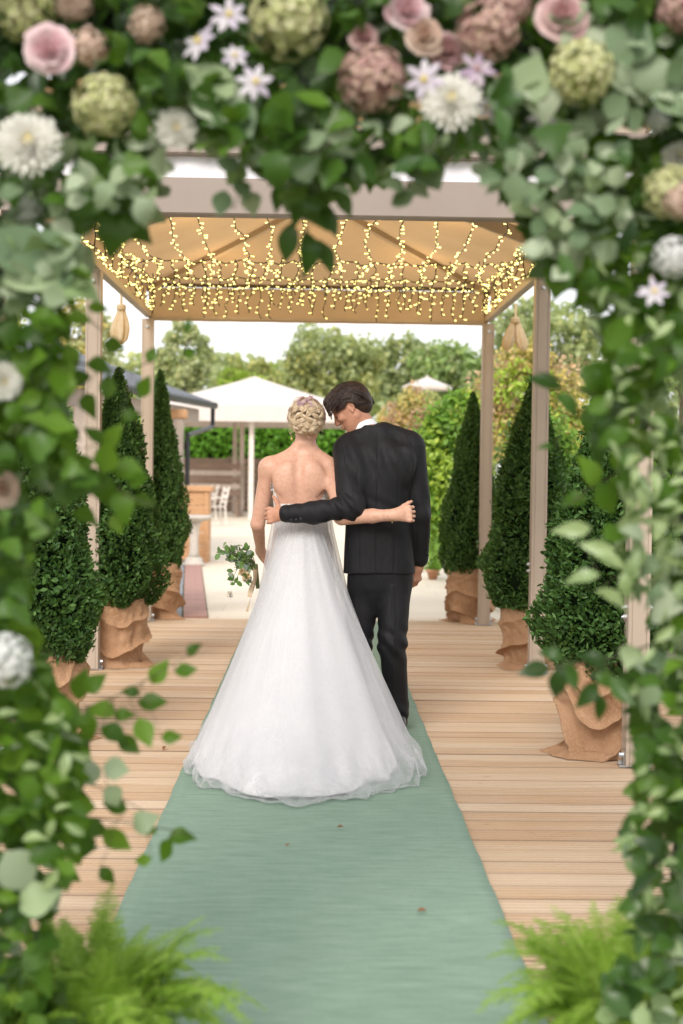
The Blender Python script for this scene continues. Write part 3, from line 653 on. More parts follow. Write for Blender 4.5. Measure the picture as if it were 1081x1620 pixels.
# big marquee with a hipped cream roof
mc = at(402, 742, 40.5); hw, mx0, my0 = 2.85, mc[0], 40.5
root = empty('marquee', (mx0, my0, 0), 'large cream marquee with a shallow peaked roof and slim posts behind the bride', 'marquee')
nv, nu = 14, 120; P = np.zeros((nv, nu, 3)); a_ = np.linspace(0, 2*math.pi, nu, endpoint=False)
sq = 1/np.maximum(np.abs(np.cos(a_)), np.abs(np.sin(a_)))
for i, w in enumerate(np.linspace(0, 1, nv)):
    r = hw * w; corner = (sq - 1)/.414; P[i] = np.stack([mx0 + r*sq*np.cos(a_), my0 + r*sq*np.sin(a_), 3.98 - .98*w**.92 - .10*np.sin(w*math.pi)*(1-corner) + 0*a_], -1)
link('roof_canvas', grid_mesh('roof_canvas', P, True), root, M['cream_fabric'])
P = np.stack([np.stack([mx0 + (hw+.01)*sq*np.cos(a_), my0 + (hw+.01)*sq*np.sin(a_), z + .015*np.sin(a_*60)*(z < 2.8)], -1) for z in (2.995, 2.85, 2.70, 2.60)])
link('valance', grid_mesh('valance', P, True), root, M['cream_fabric'])
for sx, sy in ((-1, -1), (1, -1), (1, 1), (-1, 1)):
    b = MB(); b.box((mx0+sx*2.7-.05, my0+sy*2.7-.05, -.012), (mx0+sx*2.7+.05, my0+sy*2.7+.05, 2.96), .006); b.build('post', M['white_paint'], root)
for px, Y in ((397, 38.2), (382, 40.5), (371, 42.8)):
    p = at(px, 800, Y); b = MB(); b.box((p[0]-.065, Y-.065, -.012), (p[0]+.065, Y+.065, 3.0), .006); b.build('post', M['white_paint'] if px == 397 else M['pale_wood'], root)
b = MB(); b.box((mx0-2.75, my0-2.76, 2.60), (mx0+2.75, my0-2.68, 2.70)); b.build('rail', M['pale_wood'], root)
# parasol above the shrubs
p = at(676, 612, 45); root = empty('parasol', (p[0], 45, -.15), 'small cream parasol just showing above the shrubs, right of the groom', 'parasol')
b = MB(); b.lathe((p[0], 45, p[2]), [(.78, -.10), (.80, 0), (.42, .16), (.05, .30), (.04, .36)], 8); b.build('canopy', M['cream_fabric'], root)
b = MB(); b.tube([(p[0], 45, -.16), (p[0], 45, p[2] + .2)], .03, 8); b.build('pole', M['white_paint'], root)
# small terracotta pots
for px, py, s, lab in ((685, 917, 1.0, 'small terracotta pot in front of the green plant, right of the groom\'s hand'), (664, 905, .8, 'smaller terracotta pot half hidden behind the groom\'s hand')):
    r = CR @ V([(px-540.5)/2250., -(py-810.)/2250., -1]); q = CP + r*((-.012 - EYE)/r[2])
    root = empty('terracotta_pot', tuple(q), lab, 'flower pot', 'terracotta pots on the patio')
    b = MB(); b.lathe((0, 0, 0), [(.05*s, 0), (.075*s, .10*s), (.078*s, .10*s), (.09*s, .102*s), (.092*s, .135*s), (.078*s, .135*s), (.074*s, .11*s)], 20); b.build('pot', M['terracotta'], root, True, loc=(0, 0, 0))
    g = np.random.default_rng(px); n = 160; dd = rnd_dirs(n, g); dd[:, 2] = np.abs(dd[:, 2])
    v, f = leaf_cloud(dd*g.uniform(.03, .13, n)[:, None]*s + V((0, 0, .13*s)), dd, dd + g.normal(size=(n, 3)), .05, .022); o = link('foliage', mesh('foliage', v, f), root, M['laurel'], (0, 0, 0)); o['kind'] = 'stuff'
# ================================================================== the couple: continuous surfaces grown from blended volumes
import openvdb
class Field:
    def __init__(s, lo, hi, h):
        s.lo = V(lo); s.h = h; s.n = np.ceil((V(hi) - s.lo)/h).astype(int) + 1; s.f = np.full(s.n, .25, np.float32)
    def _sub(s, lo, hi):
        i0 = np.clip(np.floor((V(lo) - s.lo)/s.h).astype(int), 0, s.n); i1 = np.clip(np.ceil((V(hi) - s.lo)/s.h).astype(int) + 1, 0, s.n)
        if np.any(i1 <= i0): return None, None
        ax = [s.lo[k] + s.h*np.arange(i0[k], i1[k]) for k in range(3)]; X = np.stack(np.meshgrid(*ax, indexing='ij'), -1).astype(np.float32)
        return tuple(slice(a, b) for a, b in zip(i0, i1)), X
    def comb(s, lo, hi, fn, k, op):
        pad = max(k, 0) + 4*s.h; sl, X = s._sub(V(lo) - pad, V(hi) + pad)
        if sl is None: return
        d = fn(X).astype(np.float32); a = s.f[sl]
        if op == 'sub':
            d = -d; h = np.maximum(k - np.abs(a - d), 0)/max(k, 1e-6); s.f[sl] = np.maximum(a, d) + h*h*k*.25
        elif op == 'and': s.f[sl] = np.maximum(a, d)
        else:
            h = np.maximum(k - np.abs(a - d), 0)/max(k, 1e-6); s.f[sl] = np.minimum(a, d) - h*h*k*.25
    def cap(s, a, b, ra, rb=None, k=.02, op='add'):
        a, b = V(a), V(b); rb = ra if rb is None else rb; R = max(ra, rb); ab = b - a; l2 = ab @ ab + 1e-12
        def fn(X):
            t = np.clip(((X - a) @ ab)/l2, 0, 1); return np.linalg.norm(X - (a + t[..., None]*ab), axis=-1) - (ra + (rb - ra)*t)
        s.comb(np.minimum(a, b) - R, np.maximum(a, b) + R, fn, k, op)
    def ell(s, c, r, k=.02, rot=None, op='add'):
        c, r = V(c), V(r); R = max(r); rot = np.eye(3) if rot is None else np.asarray(rot)
        def fn(X):
            q = (X - c) @ rot; k0 = np.linalg.norm(q/r, axis=-1); k1 = np.linalg.norm(q/(r*r), axis=-1); return k0*(k0 - 1)/np.maximum(k1, 1e-6)
        s.comb(c - R, c + R, fn, k, op)
    def loft(s, sec, k=.02, p=2.3, op='add', grow=0.0):
        """sections (z, xc, yc, half width, half depth), smoothly interpolated"""
        S = np.array(sorted(sec)); z0, z1 = S[0, 0], S[-1, 0]; zz = np.linspace(z0, z1, 200)
        I = [np.interp(zz, S[:, 0], S[:, i]) for i in range(1, 5)]; ker = np.ones(15)/15
        I = [np.convolve(np.pad(q, 7, 'edge'), ker, 'valid') for q in I]
        def fn(X):
            z = X[..., 2]; xc, yc, a, b = [np.interp(z, zz, q) for q in I]; a = a + grow; b = b + grow
            n_ = (np.abs((X[..., 0]-xc)/a)**p + np.abs((X[..., 1]-yc)/b)**p)**(1/p); d = (n_ - 1)*np.minimum(a, b)
            return np.maximum(d, np.maximum(z0 - z, z - z1))
        m = max(S[:, 3].max(), S[:, 4].max()) + grow
        s.comb((S[:, 1].min() - m, S[:, 2].min() - m, z0), (S[:, 1].max() + m, S[:, 2].max() + m, z1), fn, k, op)
    def warp(s, fn):
        ax = [s.lo[k] + s.h*np.arange(s.n[k]) for k in range(3)]
        mask = np.abs(s.f) < .03; idx = np.argwhere(mask); X = s.lo + idx*s.h; s.f[mask] += fn(X).astype(np.float32)
    def mesh(s, name, iters=1):
        g = openvdb.FloatGrid(.25); g.copyFromArray(s.f); pts, tri, quad = None, None, None
        r = g.convertToQuads(0.0); pts, quad = r[0], r[-1]; v = s.lo + np.asarray(pts)*s.h; quad = np.asarray(quad)
        # outward orientation
        p = v[quad[:, :3]]; vol = np.einsum('ij,ij->i', p[:, 0], np.cross(p[:, 1], p[:, 2])).sum()
        c = v.mean(0); p = p - c; vol = np.einsum('ij,ij->i', p[:, 0], np.cross(p[:, 1], p[:, 2])).sum()
        if vol < 0: quad = quad[:, ::-1]
        e = np.concatenate([quad[:, [0, 1]], quad[:, [1, 2]], quad[:, [2, 3]], quad[:, [3, 0]]]); 
        for _ in range(iters):
            acc = np.zeros_like(v); cnt = np.zeros(len(v)); np.add.at(acc, e[:, 0], v[e[:, 1]]); np.add.at(acc, e[:, 1], v[e[:, 0]])
            np.add.at(cnt, e[:, 0], 1); np.add.at(cnt, e[:, 1], 1); v = v*.5 + .5*acc/np.maximum(cnt, 1)[:, None]
        return mesh(name, v, quad, True)
def hand(F, W, fd, dn, th, L=.185, curl=(22, 38, 30), spread=.02, thumb=(.6, .5, 25), k=.006, rf=.0088):
    """W wrist, fd finger direction, dn back-of-hand normal, th thumb side"""
    fd = nrm(fd); dn = V(dn) - fd*(V(dn) @ fd); dn = nrm(dn); t = nrm(np.cross(fd, dn)); t = t if t @ V(th) > 0 else -t
    kn = W + fd*L*.50
    for o in (-.33, -.11, .11, .33): F.cap(W + t*o*.045 + fd*.012, kn + t*o*.105*L/.185 - dn*.003*abs(o)*8, .0155, .0125, .014)
    F.cap(W - fd*.025, W + fd*.03, .024, .022, .02)
    lens = (.080, .090, .083, .064)
    for i, (o, l) in enumerate(zip((.36, .12, -.12, -.35), lens)):
        l = l*L/.185; b = kn + t*o*.105*L/.185; ang = 0; p = b - fd*.01; d0 = nrm(fd + t*o*spread*8)
        for j, (fr, r0, r1) in enumerate(((.46, 1.06, .98), (.30, .98, .9), (.24, .9, .74))):
            ang += R_(curl[j] + 5*(i - 1.5)*(j > 0)*.6); dd = d0*math.cos(ang) - dn*math.sin(ang); q = p + dd*(l*fr + (.01 if j == 0 else 0)); F.cap(p, q, rf*r0*(1 if i < 3 else .88), rf*r1*(1 if i < 3 else .88), k*.7); p = q
        F.ell(b, (.0105, .0105, .0105), .008)
    b = W + fd*.028 + t*.020 - dn*.006; d1 = nrm(t*thumb[0] + fd*thumb[1] - dn*.25); q = b + d1*.045*L/.185; F.cap(b, q, .0155, .0115, .012)
    d2 = nrm(d1 + fd*math.tan(R_(thumb[2]))*.8 - dn*.15); q2 = q + d2*.034*L/.185; F.cap(q, q2, .0112, .0098, .006); F.cap(q2, q2 + nrm(d2 + fd*.3 - dn*.2)*.026*L/.185, .0098, .0072, .005)
def frame(fwd, up=(0, 0, 1)):
    f = nrm(fwd); s_ = nrm(np.cross(f, V(up))); u = np.cross(s_, f); return np.stack([f, s_, u], 1)     # columns: forward, side, up
def head(F, c, Fr, s=1.0, fem=False):
    def W_(p): return c + Fr @ (V(p)*s)
    def el(p, r, k=.012, op='add'): F.ell(W_(p), V(r)*s, k*s, Fr, op)
    def cp(a, b, ra, rb, k=.012, op='add'): F.cap(W_(a), W_(b), ra*s, rb*s, k*s, op)
    el((-.010, 0, .030), (.097, .074, .090), .02)                  # cranium
    el((.020, 0, .000), (.074, .066, .085), .03)                   # face mass
    el((.030, 0, -.065), (.056, .050, .055), .03)                  # jaw
    cp((-.005, .052, -.055), (.062, .020, -.100), .016, .016, .025); cp((-.005, -.052, -.055), (.062, -.020, -.100), .016, .016, .025)
    el((.074, 0, -.104), (.019, .020, .016), .016)                 # chin
    cp((.083, -.034, .032), (.083, .034, .032), .011, .011, .014)  # brow
    for q in (-1, 1):
        el((.094, q*.031, .008), (.012, .017, .011), .010, 'sub')  # eye socket
        el((.078, q*.031, .006), (.0135, .0145, .0125), .004)      # lowered lid
        el((.066, q*.047, -.024), (.021, .020, .017), .018)        # cheekbone
        cp((.087, q*.012, -.062), (.070, q*.032, -.052), .008, .006, .012)
        el((-.012, q*.074, -.002), (.017, .0065, .030), .006); el((-.008, q*.079, .000), (.0085, .006, .018), .004, 'sub'); cp((-.020, q*.077, .020), (-.024, q*.080, -.004), .0055, .005, .004); el((-.004, q*.073, -.030), (.007, .006, .009), .004)
    cp((.092, 0, .020), (.112, 0, -.024), .0085, .0115, .010); el((.112, 0, -.030), (.0125, .0115, .0095), .006)
    for q in (-1, 1): el((.101, q*.011, -.034), (.010, .0075, .0070), .005)
    cp((.094, -.020, -.0575), (.094, .020, -.0575), .0055, .0055, .007); cp((.0985, -.008, -.0565), (.0985, .008, -.0565), .006, .006, .006)
    cp((.0955, -.013, -.070), (.0955, .013, -.070), .0068, .0068, .007); cp((.102, -.024, -.0635), (.102, .024, -.0635), .0022, .0022, .003, 'sub')
    return W_
def skinmat(name, a, b, spec=.4):
    m, t, bs, out = newmat(name); n1 = noise(t, 7, detail=5); n2 = noise(t, 60, detail=3)
    c = mixc(t, ramp(t, n1, .35, .7), a, b); c = mixc(t, math_(t, 'MULTIPLY', ramp(t, n2, .45, .75), .45), c, (b[0]*.8, b[1]*.62, b[2]*.55))
    t.links.new(c, bs.inputs['Base Color']); bs.inputs['Roughness'].default_value = .48; bs.inputs['Specular IOR Level'].default_value = spec
    bs.inputs['Subsurface Weight'].default_value = .12; bs.inputs['Subsurface Radius'].default_value = (.012, .005, .003); bs.inputs['Subsurface Scale'].default_value = 1
    bump(t, bs, noise(t, 160, detail=2), .2, .002); return m
M['skin_f'] = skinmat('fair_skin', (.62,.37,.27), (.565,.32,.225)); M['skin_m'] = skinmat('tan_skin', (.52,.27,.18), (.46,.22,.14))
# ------------------------------------------------------------------ groom
GY = 7.36
g_neck0, g_neck1 = at(584, 690, 7.40), at(566, 655, 7.40)
SL, EL, WL = at(547, 713, 7.35), at(556, 803, 7.17), at(455, 813, 7.155)
SR, ER, WR = at(653, 708, 7.36), at(666, 815, 7.37), at(665, 884, 7.43)
jac = [(.835,.334,7.36,.184,.126),(.95,.328,7.36,.180,.124),(1.08,.320,7.35,.171,.114),(1.18,.315,7.345,.169,.112),(1.32,.310,7.345,.186,.122),(1.43,.306,7.35,.190,.115),(1.50,.300,7.36,.150,.092),(1.545,.292,7.375,.098,.074),(1.60,.285,7.385,.066,.066)]
person_g = empty('person', (.33, 7.4, 0), 'person in a black suit with dark swept hair, bending towards the bride', 'person')
F = Field((-.30, 7.0, -.0), (.66, 7.72, 1.90), .0045)
F.loft([(z, x, y, a-.018, b-.018) for z, x, y, a, b in jac], .02)
F.cap(g_neck0, g_neck1, .062, .056, .03)
HF = frame((-.81, .20, -.56)); HC = at(557, 645, 7.40); W_ = head(F, HC, HF, 1.0)
for a, b, ra, rb in ((SL, EL, .056, .046), (EL, WL, .044, .030), (SR, ER, .056, .044), (ER, WR, .043, .029)): F.cap(a, b, ra, rb, .02)
hand(F, WL + V((-.012, 0, 0)), (-1, .25, -.12), (-.10, -1, .1), (0, 0, 1), .168, (42, 58, 35), .008, (.85, .30, 10))
hand(F, WR + V((-.004, .01, -.02)), (-.12, .12, -1), (.85, -.5, .0), (-.3, .6, 0), .188, (24, 38, 30))
HIP_R, KN_R, AN_R = at(624, 915, 7.36), at(620, 1018, 7.30), at(629, 1128, 7.36)
HIP_L, KN_L, AN_L = at(578, 915, 7.38), at(567, 1015, 7.36), at(560, 1120, 7.50)
for a, k_, c_ in ((HIP_R, KN_R, AN_R), (HIP_L, KN_L, AN_L)): F.cap(a, k_, .075, .052, .03); F.cap(k_, c_, .052, .036, .02)
link('body', F.mesh('body'), person_g, M['skin_m'])
# suit
m, t, bs, out = newmat('black_wool'); n1 = noise(t, 6, detail=4)
t.links.new(mixc(t, ramp(t, n1, .3, .7), (.006,.006,.0072), (.011,.011,.0135)), bs.inputs['Base Color']); bs.inputs['Roughness'].default_value = .62
bs.inputs['Sheen Weight'].default_value = .015; bs.inputs['Sheen Roughness'].default_value = .4; bs.inputs['Specular IOR Level'].default_value = .25
bump(t, bs, math_(t, 'ADD', noise(t, 9, (1.4,1.4,.5), 5, rough=.6), math_(t, 'MULTIPLY', noise(t, 350, detail=1), .12)), .5, .02); M['wool'] = m
F = Field((-.12, 6.98, .72), (.66, 7.64, 1.72), .0045)
F.loft(jac, .03)
F.cap(at(580, 684, 7.375), at(552, 699, 7.36), .050, .052, .03); F.cap(at(606, 682, 7.375), at(648, 697, 7.365), .048, .048, .03)
F.ell(at(556, 716, 7.355), (.070, .068, .075), .05); F.ell(at(648, 712, 7.36), (.066, .064, .07), .05)
F.ell(at(560, 735, 7.275), (.07, .035, .09), .05); F.ell(at(636, 735, 7.275), (.07, .035, .09), .05)
F.cap(SL, EL, .069, .062, .045)
F.cap(SR, ER, .064, .056, .022); F.cap(ER, WR, .056, .045, .02)
nzA = Noise(31, 12, .6, 1.6)
def drape(X):
    z = X[:, 2]; x = X[:, 0] - .31; d = .0035*nzA(X*V((2.6, 2.6, 1.5)))
    d += -.0065*np.exp(-((z - 1.42)/.12)**2)*np.sin((x + .45*(z - 1.35))*62)*(np.abs(x) < .17)       # drag lines from the shoulders
    d += .0022*np.exp(-((z - 1.19)/.06)**2)*np.sin(z*95 + x*45 + 4*nzA(X))*(X[:, 0] < .46)           # soft creases across the waist
    d += .0045*np.exp(-(x/.0045)**2)*(X[:, 1] < 7.33)*(z < 1.56)                                      # centre back seam
    for sx in (-.095, .10): d += .0022*np.exp(-((x - sx*(1 + .35*(z - 1.1)))/.005)**2)*(X[:, 1] < 7.32)*(z < 1.42)
    arm = (X[:, 0] > .475); d += arm*.0040*np.sin(z*60 + X[:, 1]*50 + X[:, 0]*40 + 4*nzA(X*.8))*np.exp(-((z - 1.13)/.14)**2)
    return d
F.warp(drape)
jacket = link('jacket', F.mesh('jacket'), person_g, M['wool'])
# left sleeve: bends at the elbow and lies across the bride's back
F = Field((-.20, 6.98, 1.02), (.36, 7.5, 1.52), .004)
F.cap(SL*.55 + EL*.45, EL, .066, .063, .03); MID = EL*.45 + WL*.55 + V((0, .006, -.008)); F.cap(EL, MID, .063, .050, .03); F.cap(MID, WL, .050, .0435, .03)
nzB = Noise(41, 12, .8, 2.2)
def creases(X):
    q = (X - EL); s_ = (X - EL) @ nrm(WL - EL); near = np.exp(-((s_ - .03)/.09)**2)
    d = .0050*near*np.sin((X[:, 0]*.9 + X[:, 2]*.75)*80 + 4.5*nzB(X*.8)) + .0030*nzB(X*V((2.2, 2, 2.2))) + .0016*np.sin(X[:, 0]*60 + X[:, 2]*70 + 4*nzB(X))*(X[:, 0] < .1)
    return d
F.warp(creases); link('sleeve', F.mesh('sleeve'), jacket, M['wool'])
cu = nrm(WL - EL); b = MB(); b.tube([WL - cu*.012, WL + cu*.012, WL + cu*.018], [.0395, .037, .034], 24); M['shirt'] = plain('white_cotton', (.78,.78,.80), (.72,.72,.75), 20, .7, .1, 80); b.build('shirt_cuff', M['shirt'], person_g, True)
cu2 = nrm(WR - ER); b = MB(); b.tube([WR - cu2*.01, WR + cu2*.006, WR + cu2*.010], [.038, .036, .033], 24); b.build('shirt_cuff', M['shirt'], person_g, True)
M['button'] = plain('dark_button', (.01,.01,.012), None, 9, .25)
for k in range(3):
    b = MB(); p = WL + (EL - WL)*(.06 + .075*k) + V((0, -.040, -.026)); b.tube([p, p + V((0, -.006, -.003))], .0075, 10); b.build('button', M['button'], jacket)
for k in range(3):
    b = MB(); p = WR + (ER - WR)*(.09 + .13*k) + V((.034, -.034, 0)); b.tube([p, p + V((.004, -.004, 0))], .0075, 10); b.build('button', M['button'], jacket)
# collars
def collar(name, c, ax, r0, r1, h, dip, m, parent, n=48):
    ax = nrm(ax); x = nrm(np.cross((0, 1, 0), ax)); y = np.cross(ax, x); P = []
    for q, rr in ((0, r0*1.04), (.35, r0*1.06), (.75, (r0+r1)/2*1.05), (1, r1*1.02), (1.03, r1*.97), (.9, r1*.93), (.4, r0*.9)):
        a = np.linspace(0, 2*math.pi, n, endpoint=False); back = .5 - .5*np.sin(a)      # the collar stands highest at the nape
        P.append(c + np.outer(np.cos(a), x)*rr + np.outer(np.sin(a), y)*rr*1.03 + np.outer(h*q*(.55 + .45*back) - dip*(1 - back), ax))
    return link(name, grid_mesh(name, np.stack(P), True), parent, m)
axn = nrm(g_neck1 - g_neck0)
collar('shirt_collar', g_neck0 + axn*.020, axn, .0675, .0625, .062, .012, M['shirt'], person_g)
collar('jacket_collar', g_neck0 + axn*(-.012), axn, .083, .0715, .062, .03, M['wool'], jacket)
# trousers
F = Field((-.02, 7.05, .04), (.60, 7.75, .90), .0045)
F.loft([(.62,.337,7.365,.075,.045),(.70,.336,7.365,.140,.088),(.76,.335,7.365,.162,.110),(.84,.332,7.362,.170,.118),(.89,.330,7.36,.165,.112)], .02)
for a, k_, c_, r in ((HIP_R, KN_R, AN_R, 1), (HIP_L, KN_L, AN_L, 1)):
    F.cap(a + V((0, 0, .0)), k_, .092, .074, .022); F.cap(k_, c_ + V((0, 0, .03)), .073, .056, .02); F.cap(c_ + V((0, 0, .03)), c_ + V((0, .01, -.03)), .058, .056, .02)
nzC = Noise(51, 12, .7, 2)
def tro(X):
    z = X[:, 2]; d = .0035*nzC(X*V((2.5, 2.5, 1.6)))
    d += .0055*np.exp(-((z - .47)/.085)**2)*np.sin(z*62 + X[:, 0]*60 + 4*nzC(X)) + .004*np.exp(-((z - .10)/.06)**2)*np.sin(z*80 + X[:, 0]*60 + 3*nzC(X))
    d += -.005*np.exp(-((X[:, 0] - (.405 - .02*(z - .4)))/.006)**2)*(X[:, 1] < 7.33)*(z < .78); return d
F.warp(tro); link('trousers', F.mesh('trousers'), person_g, M['wool'])
M['leather'] = plain('black_leather', (.012,.011,.010), None, 20, .3)
for A_, yaw in ((AN_R, .1), (AN_L, -.05)):
    F = Field((A_[0]-.12, A_[1]-.16, -.005), (A_[0]+.14, A_[1]+.32, .15), .005); a0 = V((A_[0], A_[1]-.03, 0)); fd = V((math.sin(yaw), math.cos(yaw), 0))
    F.cap(a0 + V((0, 0, .055)), a0 + fd*.02 + V((0, 0, .09)), .042, .04, .02); F.cap(a0 + V((0, 0, .045)), a0 + fd*.20 + V((0, 0, .040)), .040, .036, .02); F.ell(a0 + fd*.19 + V((0, 0, .035)), (.047, .055, .033), .02)
    F.comb((A_[0]-.2, A_[1]-.3, -.01), (A_[0]+.2, A_[1]+.4, .15), lambda X: .014 - X[..., 2], .004, 'and'); link('shoe', F.mesh('shoe'), person_g, M['leather'])
# hair: scalp volume plus combed strands
m, t, bs, out = newmat('dark_brown_hair'); n1 = noise(t, 40, (1, 1, 1), 4)
t.links.new(mixc(t, ramp(t, n1, .35, .7), (.018,.009,.006), (.040,.018,.011)), bs.inputs['Base Color']); bs.inputs['Roughness'].default_value = .52; bs.inputs['Specular IOR Level'].default_value = .5; bump(t, bs, noise(t, 90, (1, 1, .25), 3), .8, .006); M['hair_m'] = m
F = Field(HC - .19, HC + .19, .004)
def el(p, r, k=.015, op='add'): F.ell(HC + HF @ V(p), r, k, HF, op)
el((-.018, 0, .046), (.101, .081, .088), .02); el((-.055, 0, .000), (.060, .070, .072), .03); el((.045, -.004, .098), (.062, .060, .030), .03); el((.085, -.012, .085), (.028, .050, .022), .03)
el((-.040, .066, .012), (.028, .012, .030), .012); el((-.040, -.066, .012), (.028, .012, .030), .012); el((.020, .066, .045), (.030, .014, .022), .014); el((.020, -.066, .045), (.030, .014, .022), .014)
F.ell(HC + HF @ V((-.012, .088, -.004)), (.022, .020, .030), .006, HF, 'sub'); F.ell(HC + HF @ V((-.012, -.088, -.004)), (.022, .020, .030), .006, HF, 'sub')
hair = link('hair', F.mesh('hair'), person_g, M['hair_m'])
b = MB(); g = np.random.default_rng(77)
for i in range(900):
    a = g.uniform(-1, 1); th0 = g.uniform(-.2, 1)                       # strands leave a side parting and sweep forward and down
    side = g.uniform(-1, 1); pts = []
    back = g.uniform(0, 1) < .45
    for q in np.linspace(0, 1, 6):
        if back:
            ang = math.pi*(.42 + .62*q*g.uniform(.9, 1)) ; p = V((math.cos(ang)*.104, side*.086*math.cos(q*.5 - .2), .040 + math.sin(ang)*.090))
        else:
            ang = math.pi*(.62 - .50*q); p = V((math.cos(ang)*.112 + .004, side*.086 - .010*q, .040 + math.sin(ang)*.092))
        p[2] -= .085*abs(side)**3*(1 if not back else .8); p = p*(1 + .012*math.sin(i)); pts.append(HC + HF @ p + g.normal(size=3)*.0024)
    b.tube(pts, [.0021, .0023, .0023, .0021, .0017, .0008], 4, False)
for i in range(420):             # sides combed back past the ear to the nape
    q0 = g.uniform(.015, .105); sd_ = g.choice([-1, 1]); pts = []; f0 = g.uniform(.02, .085)
    for q in np.linspace(0, 1, 7):
        x_ = f0 - q*(f0 + .105); u_ = q0 - .045*q*q - .012*q; w_ = .091*math.sqrt(max(.02, 1 - ((x_ + .012)/.118)**2))*math.sqrt(max(.05, 1 - ((u_ - .03)/.112)**2))
        if -.035 < x_ < .012 and u_ < .030: u_ = .030 + (u_ - .03)*.15
        pts.append(HC + HF @ V((x_, sd_*w_, u_)) + g.normal(size=3)*.0010)
    b.tube(pts, [.0014, .0022, .0024, .0024, .0022, .0018, .0008], 4, False)
o = b.build('hair_strands', M['hair_m'], hair, True); o['kind'] = 'stuff'
M['brow'] = M['hair_m']; b = MB()
for q in (-1, 1): b.tube([HC + HF @ V((.094, q*.014, .030)), HC + HF @ V((.095, q*.030, .036)), HC + HF @ V((.080, q*.047, .030))], [.0035, .004, .002], 6)
b.build('eyebrows', M['hair_m'], person_g)
b = MB()
for q in (-1, 1): b.tube([HC + HF @ V((.0905, q*.020, .001)), HC + HF @ V((.0925, q*.031, -.003)), HC + HF @ V((.0865, q*.043, .000))], [.0012, .0018, .0012], 5)
b.build('eyelashes', M['hair_m'], person_g)
M['lip'] = plain('lip', (.42,.16,.13), None, 30, .45); M['teeth'] = plain('teeth', (.75,.72,.66), None, 30, .3)
b = MB(); b.tube([HC + HF @ V((.096, -.017, -.064)), HC + HF @ V((.0995, 0, -.0645)), HC + HF @ V((.096, .017, -.064))], .0013, 6); b.build('teeth', M['teeth'], person_g)

# ------------------------------------------------------------------ bride
person_b = empty('person', (-.07, 7.3, 0), 'person in a backless white tulle gown with blond hair pinned up under small pink flowers', 'person')
bt = [(.78,-.07,7.42,.165,.125),(.95,-.07,7.42,.163,.118),(1.08,-.075,7.41,.130,.098),(1.18,-.085,7.40,.131,.098),(1.28,-.088,7.395,.135,.102),(1.36,-.092,7.40,.143,.094),(1.415,-.092,7.41,.118,.072),(1.455,-.082,7.42,.072,.058),(1.50,-.066,7.425,.053,.054)]
BS, BE, BW = at(425, 741, 7.40), at(408, 829, 7.43), at(413, 873, 7.62)
RS, RE, RW = at(524, 742, 7.40), at(541, 818, 7.20), at(622, 815, 7.115)
nk0, nk1 = at(481, 712, 7.425), at(485, 668, 7.40); BC = at(485, 664, 7.40)
F = Field((-.42, 6.98, -.0), (.56, 7.86, 1.80), .0045)
F.loft(bt, .02)
F.cap(nk0, nk1, .051, .047, .03); BF = frame((.25, 1, -.22)); head(F, BC + V((.004, .01, .000)), BF, .90, True)
F.cap(at(470, 717, 7.42), at(432, 735, 7.40), .036, .042, .035); F.cap(at(496, 717, 7.42), at(520, 735, 7.40), .036, .042, .035)   # shoulder line
F.cap(BS, BE, .045, .036, .010); F.cap(BE, BW, .036, .024, .014); F.ell(BS, (.050, .050, .058), .03)
F.cap(RS, RE, .046, .038, .025); F.cap(RE, RW*.6 + RE*.4, .041, .035, .014); F.cap(RW*.6 + RE*.4, RW, .035, .0265, .014)
for px, tilt in ((449, .35), (499, -.35)):                                       # shoulder blades
    c, s_ = math.cos(tilt), math.sin(tilt); F.ell(at(px, 753, 7.325), (.040, .018, .066), .055, np.array([[c, 0, s_], [0, 1, 0], [-s_, 0, c]]))
F.cap(at(474, 712, 7.352), at(472, 745, 7.296), .008, .009, .040, 'sub'); F.cap(at(472, 745, 7.293), at(473, 800, 7.292), .010, .009, .040, 'sub')   # furrow of the spine
F.cap(at(437, 768, 7.36), at(437, 790, 7.36), .004, .004, .02, 'sub')
hand(F, BW + V((.004, .012, -.006)), (.35, .6, -.7), (-.9, .2, -.2), (0, .5, .6), .172, (35, 45, 35), rf=.0080)
hand(F, RW + V((.002, -.002, .002)), (1, .10, .08), (-.1, -1, .15), (.15, 0, 1), .166, (38, 58, 42), .008, (.55, .75, 15), rf=.0082)
for z_, zz in ((.10, 7.45),): 
    for sx in (-.16, .02): F.cap((sx, 7.42, .80), (sx, 7.44, .45), .075, .055, .02); F.cap((sx, 7.44, .45), (sx, 7.46, .10), .050, .035, .02); F.cap((sx, 7.44, .06), (sx, 7.60, .035), .032, .024, .02)
link('body', F.mesh('body'), person_b, M['skin_f'])
# gown
m, t, bs, out = newmat('white_satin'); t.links.new(mixc(t, ramp(t, noise(t, 9, (1,1,.3)), .3, .7), (.74,.73,.73), (.68,.67,.68)), bs.inputs['Base Color']); bs.inputs['Roughness'].default_value = .55
translucent(m, t, bs, out, (.66, .65, .65), .15); bump(t, bs, noise(t, 26, (1,1,.15), 3), .2, .01); M['satin'] = m
m, t, bs, out = newmat('white_tulle'); bs.inputs['Base Color'].default_value = (.73,.73,.75,1); bs.inputs['Roughness'].default_value = .7
ms = translucent(m, t, bs, out, (.73,.73,.75), .4); tp = N(t, 'ShaderNodeBsdfTransparent'); m2 = N(t, 'ShaderNodeMixShader'); lw = N(t, 'ShaderNodeLayerWeight'); lw.inputs[0].default_value = .35
op = math_(t, 'ADD', math_(t, 'MULTIPLY', lw.outputs['Facing'], .45), math_(t, 'MULTIPLY', noise(t, 420, detail=1), .55)); op = math_(t, 'SUBTRACT', op, .10)
